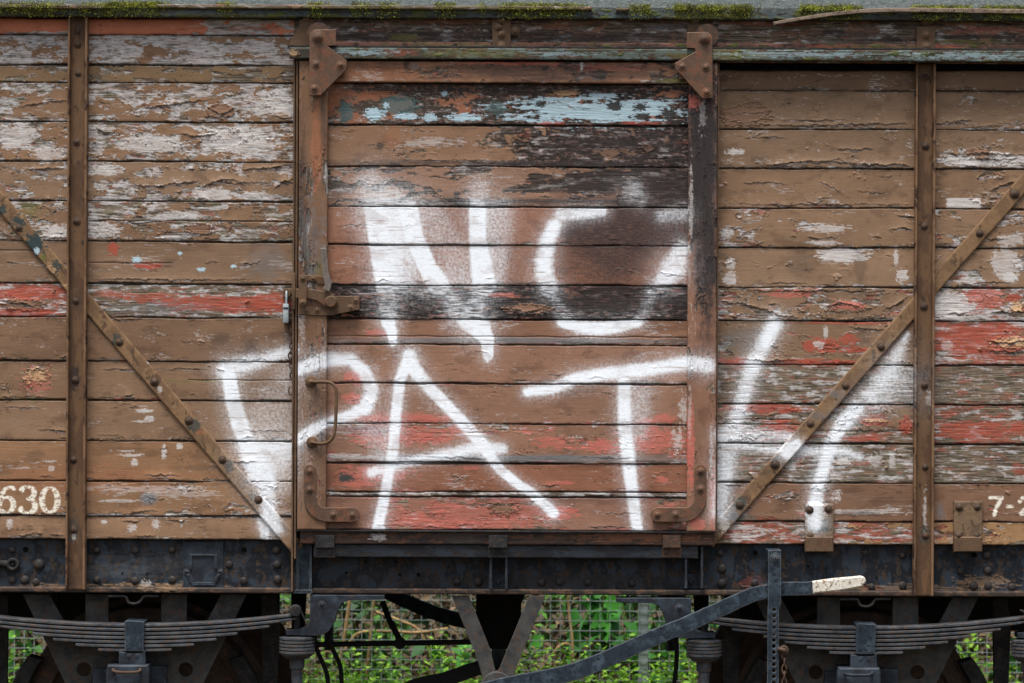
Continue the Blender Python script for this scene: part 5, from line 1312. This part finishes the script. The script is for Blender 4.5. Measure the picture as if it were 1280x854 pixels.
# ---- ground
GR = mat_metal('leaf_litter_soil', lin(74, 62, 46), lin(58, 50, 38), lin(92, 84, 52), .5, .6, .95, .35, .6)
bm = bmesh.new(); bmesh.ops.create_grid(bm, x_segments=60, y_segments=60, size=300, matrix=Matrix.Translation((0, 40, 0)))
o = bm_obj('ground', bm, GR); tag(o, None, None, None, 'structure'); o.location.z = -.16
BAL = mat_metal('track_ballast', lin(96, 90, 84), lin(70, 64, 58), lin(110, 96, 82), .5, .55, .9, 2.2, .9)
bm = bmesh.new(); box(bm, (-14, -.35, -.3), (14, 2.65, -.12), .0)
o = bm_obj('track_bed', bm, BAL); tag(o, None, None, None, 'structure')
o.location.z += -.0
for yb in (YC - .78, YC + .78):
    bm = bmesh.new(); sec = [(-.07, -.125), (.07, -.125), (.07, -.112), (.012, -.098), (.012, -.036), (.035, -.026), (.035, .006), (-.035, .006), (-.035, -.026), (-.012, -.036), (-.012, -.098), (-.07, -.112)]
    f = bm.faces.new([bm.verts.new((-14, yb + a, b)) for a, b in sec]); e = bmesh.ops.extrude_face_region(bm, geom=[f], use_keep_orig=True)
    bmesh.ops.translate(bm, verts=[g for g in e['geom'] if isinstance(g, bmesh.types.BMVert)], vec=(28, 0, 0))
    tag(bm_obj('rail', bm, M_RUST), None, None, None, 'structure')

# ---- wire mesh fence behind the wagon
FY = 3.6
fence = empty('wire_fence', (0, FY, 0)); tag(fence, 'galvanised square wire mesh fence standing behind the wagon', 'fence')
bm = bmesh.new(); r = .0018
X0, X1, ZT = -4.2, 4.2, 1.25
for i in range(int((X1 - X0) / .05) + 1): 
    x = X0 + i * .05; w = .0004 * math.sin(i * 1.7); box(bm, (x - r, FY + w - r, -.12), (x + r, FY + w + r, ZT))
for j in range(28):
    z = -.105 + j * .05; box(bm, (X0, FY - 2.6 * r, z - r), (X1, FY - 1.05 * r, z + r))
bm_obj('mesh_panel', bm, M_GALV, fence)
for px in (-1010, 806, 2000):
    x = (px - 640) * S * (D + FY) / D if px == 806 else (-4.1 if px < 0 else 4.1)
    bm = bmesh.new(); box(bm, (x - .024, FY + .004, -.2), (x + .024, FY + .05, ZT + .03), .002); bm_obj('post', bm, M_GALV, fence)

# ---- weeds in front of the fence: leafy stems as ground cover
def weeds(name, n, xr, yr, hr, ll, cols, rng, per=26):
    base = np.stack([rng.uniform(*xr, n), rng.uniform(*yr, n), np.zeros(n)], 1)
    clump = uni(fbm(base[:, 0] * 2.2, base[:, 1] * 2.2, 3, 601))
    H = rng.uniform(*hr, n) * (.55 + .75 * clump)
    lean = rng.normal(0, .16, (n, 2))
    P_, D_, L_, W_, C_ = [], [], [], [], []
    for k in range(per):
        t = (k + rng.uniform(0, 1, n)) / per
        t = .25 + .75 * t
        p = base.copy(); p[:, 0] += lean[:, 0] * t * t * H * 2; p[:, 1] += lean[:, 1] * t * t * H * 2; p[:, 2] = -.14 + (H + .14) * t
        a = rng.uniform(0, 6.283, n)
        off = rng.uniform(.0, .035, n)
        p[:, 0] += np.cos(a) * off; p[:, 1] += np.sin(a) * off
        d = np.stack([np.cos(a), np.sin(a), rng.uniform(-.2, .8, n)], 1)
        P_.append(p); D_.append(d); L_.append(rng.uniform(*ll, n) * (1.1 - .5 * t)); W_.append(rng.uniform(.35, .55, n))
        q = np.clip(.5 * t + .35 * clump + rng.normal(0, .2, n), 0, 1)
        C_.append(lerp(cols[0][None], cols[1][None], q))  # low leaves lean to the dark green, shade depth put into their colour
    L_ = np.concatenate(L_)
    return leaves(name, np.concatenate(P_), np.concatenate(D_), L_, L_ * np.concatenate(W_), np.concatenate(C_), M_LEAF, None, rng=rng)
w1 = weeds('weeds', 1700, (-3.4, 3.4), (2.7, 3.52), (.18, .48), (.03, .07), (lin(52, 112, 32), lin(164, 216, 70)), R, 28)
tag(w1, 'bright green leafy weeds growing along the fence', 'weeds', None, 'stuff')
# darker undergrowth and dead litter behind the fence
n = 26000
x = R.uniform(-4.5, 4.5, n); y = FY + .15 + R.uniform(0, 1, n) ** 1.3 * 1.6; z = R.uniform(0, 1, n) ** 1.2 * (.25 + (y - FY) * .75)
cl = uni(fbm(x * 2.0, z * 3.0 + y, 3, 611))
c = lerp(lin(52, 42, 32)[None], lin(142, 118, 88)[None], np.clip(R.beta(1.4, 3, n), 0, 1)); gsel = (cl > .7)[:, None]
c = np.where(gsel, lerp(lin(44, 80, 30)[None], lin(84, 134, 50)[None], R.uniform(0, 1, n)), c)
d = R.normal(size=(n, 3)); d[:, 2] *= .6
L = R.uniform(.03, .09, n)
o = leaves('leaf_litter', np.stack([x, y, z], 1), d, L, L * R.uniform(.3, .6, n), c, M_DEAD, None, rng=R)
tag(o, 'tangled brown dead leaves and undergrowth behind the fence', 'undergrowth', None, 'stuff')
# broad-leaved plants behind the fence
def broad(px, py, yd, w, h, nl, size, label, c0, c1, seed):
    rg = np.random.default_rng(seed); k = (D + yd) / D
    cx = (px - 640) * S * k; cz = ZC - (py - 427) * S * k
    root_ = empty('broad_leaf_plant', (cx, yd, 0)); tag(root_, label, 'plant', 'broad-leaved plants behind the fence')
    p = np.stack([cx + rg.normal(0, w, nl), yd + rg.normal(0, .06, nl), np.maximum(.03, cz + rg.normal(0, h, nl))], 1)
    d = np.stack([rg.normal(0, 1, nl), -rg.uniform(.1, .9, nl), rg.uniform(-.7, .4, nl)], 1)
    L = rg.uniform(.7, 1.2, nl) * size
    leaves('foliage', p, d, L, L * rg.uniform(.6, .8, nl), lerp(c0[None], c1[None], rg.uniform(0, 1, nl)), M_LEAF, root_, .12, rg)
    bm = bmesh.new()
    for i in range(min(nl, 10)): tube(bm, [(cx + rg.normal(0, .02), yd + .02, 0), ((cx + p[i, 0]) / 2, yd, p[i, 2] * .6), tuple(p[i])], .004, 5)
    bm_obj('stem', bm, M_STEM, root_)
M_STEM = mat_metal('green_stem', lin(92, 110, 52), lin(110, 96, 60), lin(120, 100, 70), .5, .6, .7, 3, .2)
M_CANE = mat_metal('dead_cane', lin(168, 140, 96), lin(140, 112, 76), lin(110, 84, 58), .5, .6, .8, 3, .2)
g0, g1 = lin(36, 94, 32), lin(76, 150, 52)
broad(748, 775, 3.95, .10, .12, 46, .13, 'tall clump of broad green leaves right of the wagon V brackets', g0, g1, 1)
broad(775, 815, 3.9, .14, .06, 34, .12, 'low spreading broad green leaves left of the galvanised fence post', g0, g1, 2)
broad(828, 775, 4.2, .10, .10, 26, .11, 'dark green broad leaves right of the galvanised fence post', lin(30, 60, 32), lin(54, 96, 46), 3)
broad(562, 818, 3.85, .07, .05, 16, .10, 'small broad-leaved plant left of the wagon V brackets', g0, g1, 4)
broad(455, 770, 4.2, .16, .10, 26, .11, 'dark leafy plant behind the fence near the left rubber spring', lin(30, 58, 36), lin(50, 88, 46), 5)
broad(1270, 800, 3.95, .12, .12, 40, .11, 'leafy plant at the right edge behind the right leaf spring', g0, lin(96, 160, 60), 6)
broad(30, 800, 3.95, .12, .12, 30, .11, 'leafy plant at the left edge behind the left leaf spring', g0, lin(110, 176, 70), 7)
broad(900, 800, 4.0, .12, .16, 40, .11, 'leafy plant behind the holed lever guide', g0, g1, 8)
# dead canes: brambles and stalks one can tell apart
def cane(pts, r, label):
    bm = bmesh.new(); tube(bm, [Vector(q) for q in smooth_path([P(a, b, c) for a, b, c in pts], 5)], r, 7)
    o = bm_obj('dead_stalk', bm, M_CANE, None, smooth=60); tag(o, label, 'stalk', 'dead stalks behind the fence'); return o
cane([(424, 830, 3.8), (430, 800, 3.8), (437, 752, 3.82), (440, 735, 3.82)], .010, 'straight tan stalk leaning right, leftmost behind the fence')
cane([(458, 850, 3.7), (462, 805, 3.7), (466, 765, 3.72), (468, 750, 3.72)], .008, 'pale upright stalk second from the left behind the fence')
cane([(432, 812, 3.9), (448, 792, 3.9), (480, 789, 3.9), (520, 791, 3.95), (560, 786, 3.95)], .009, 'arching brown bramble cane lying level behind the fence')
cane([(470, 765, 4.0), (500, 776, 4.0), (525, 790, 4.0), (540, 830, 4.0)], .008, 'thin brown cane sloping down to the right behind the fence')
cane([(714, 860, 3.75), (716, 810, 3.75), (712, 770, 3.8), (710, 745, 3.8)], .007, 'upright tan stalk between the V brackets and the broad leaves')
cane([(690, 820, 3.85), (705, 805, 3.85), (730, 815, 3.85)], .009, 'short brown stalk bent over beside the V brackets')
cane([(850, 760, 4.0), (858, 790, 4.0), (862, 840, 4.0)], .007, 'thin brown stalk right of the galvanised fence post')
# dark hedge far behind
n = 30000
x = R.uniform(-9, 9, n); y = 6.2 + R.uniform(0, 1, n) * 1.4; z = R.uniform(0, 1, n) ** .9 * 1.9
L = R.uniform(.06, .13, n); d = R.normal(size=(n, 3))
o = leaves('hedge', np.stack([x, y, z], 1), d, L, L * .6, lerp(lin(28, 40, 22)[None], lin(66, 88, 40)[None], R.uniform(0, 1, n)), M_LEAF, None, rng=R)
tag(o, 'dark green hedge far behind the wagon and the fence', 'hedge', None, 'stuff')

# ================================================================== LIGHT AND CAMERA
W = bpy.data.worlds.new('World'); SC.world = W; W.use_nodes = True
nt = W.node_tree; bg = nt.nodes['Background']
sk = nt.nodes.new('ShaderNodeTexSky'); sk.sky_type = 'NISHITA'; sk.sun_disc = False
EL, AZ = math.radians(71), math.radians(200)
sk.sun_elevation = EL; sk.sun_rotation = AZ; sk.air_density = 1.0; sk.dust_density = 4.0; sk.ozone_density = 1.0
hs = nt.nodes.new('ShaderNodeHueSaturation'); hs.inputs['Saturation'].default_value = .45
nt.links.new(sk.outputs[0], hs.inputs['Color']); nt.links.new(hs.outputs[0], bg.inputs[0]); bg.inputs[1].default_value = SKY
sd = bpy.data.lights.new('sun', 'SUN'); sd.energy = SUN; sd.angle = math.radians(26); sd.color = (1, .96, .90)
so = bpy.data.objects.new('sun', sd); COL.objects.link(so)
dirv = Vector((math.sin(AZ) * math.cos(EL), math.cos(AZ) * math.cos(EL), math.sin(EL)))
so.rotation_euler = dirv.to_track_quat('Z', 'Y').to_euler(); so.location = dirv * 20
cam = bpy.data.cameras.new('camera'); co_ = bpy.data.objects.new('camera', cam); COL.objects.link(co_)
co_.location = (0, -D, ZC); co_.rotation_euler = (math.pi / 2, -ROLL, 0)
cam.sensor_width = 36; cam.lens = 36 * D / (1280 * S); cam.clip_end = 400; cam.clip_start = .1
cam.dof.use_dof = True; cam.dof.focus_distance = D; cam.dof.aperture_fstop = 4.5
SC.camera = co_
SC.view_settings.view_transform = 'Standard'; SC.view_settings.look = 'None'; SC.view_settings.gamma = 1; SC.view_settings.exposure = EXPO
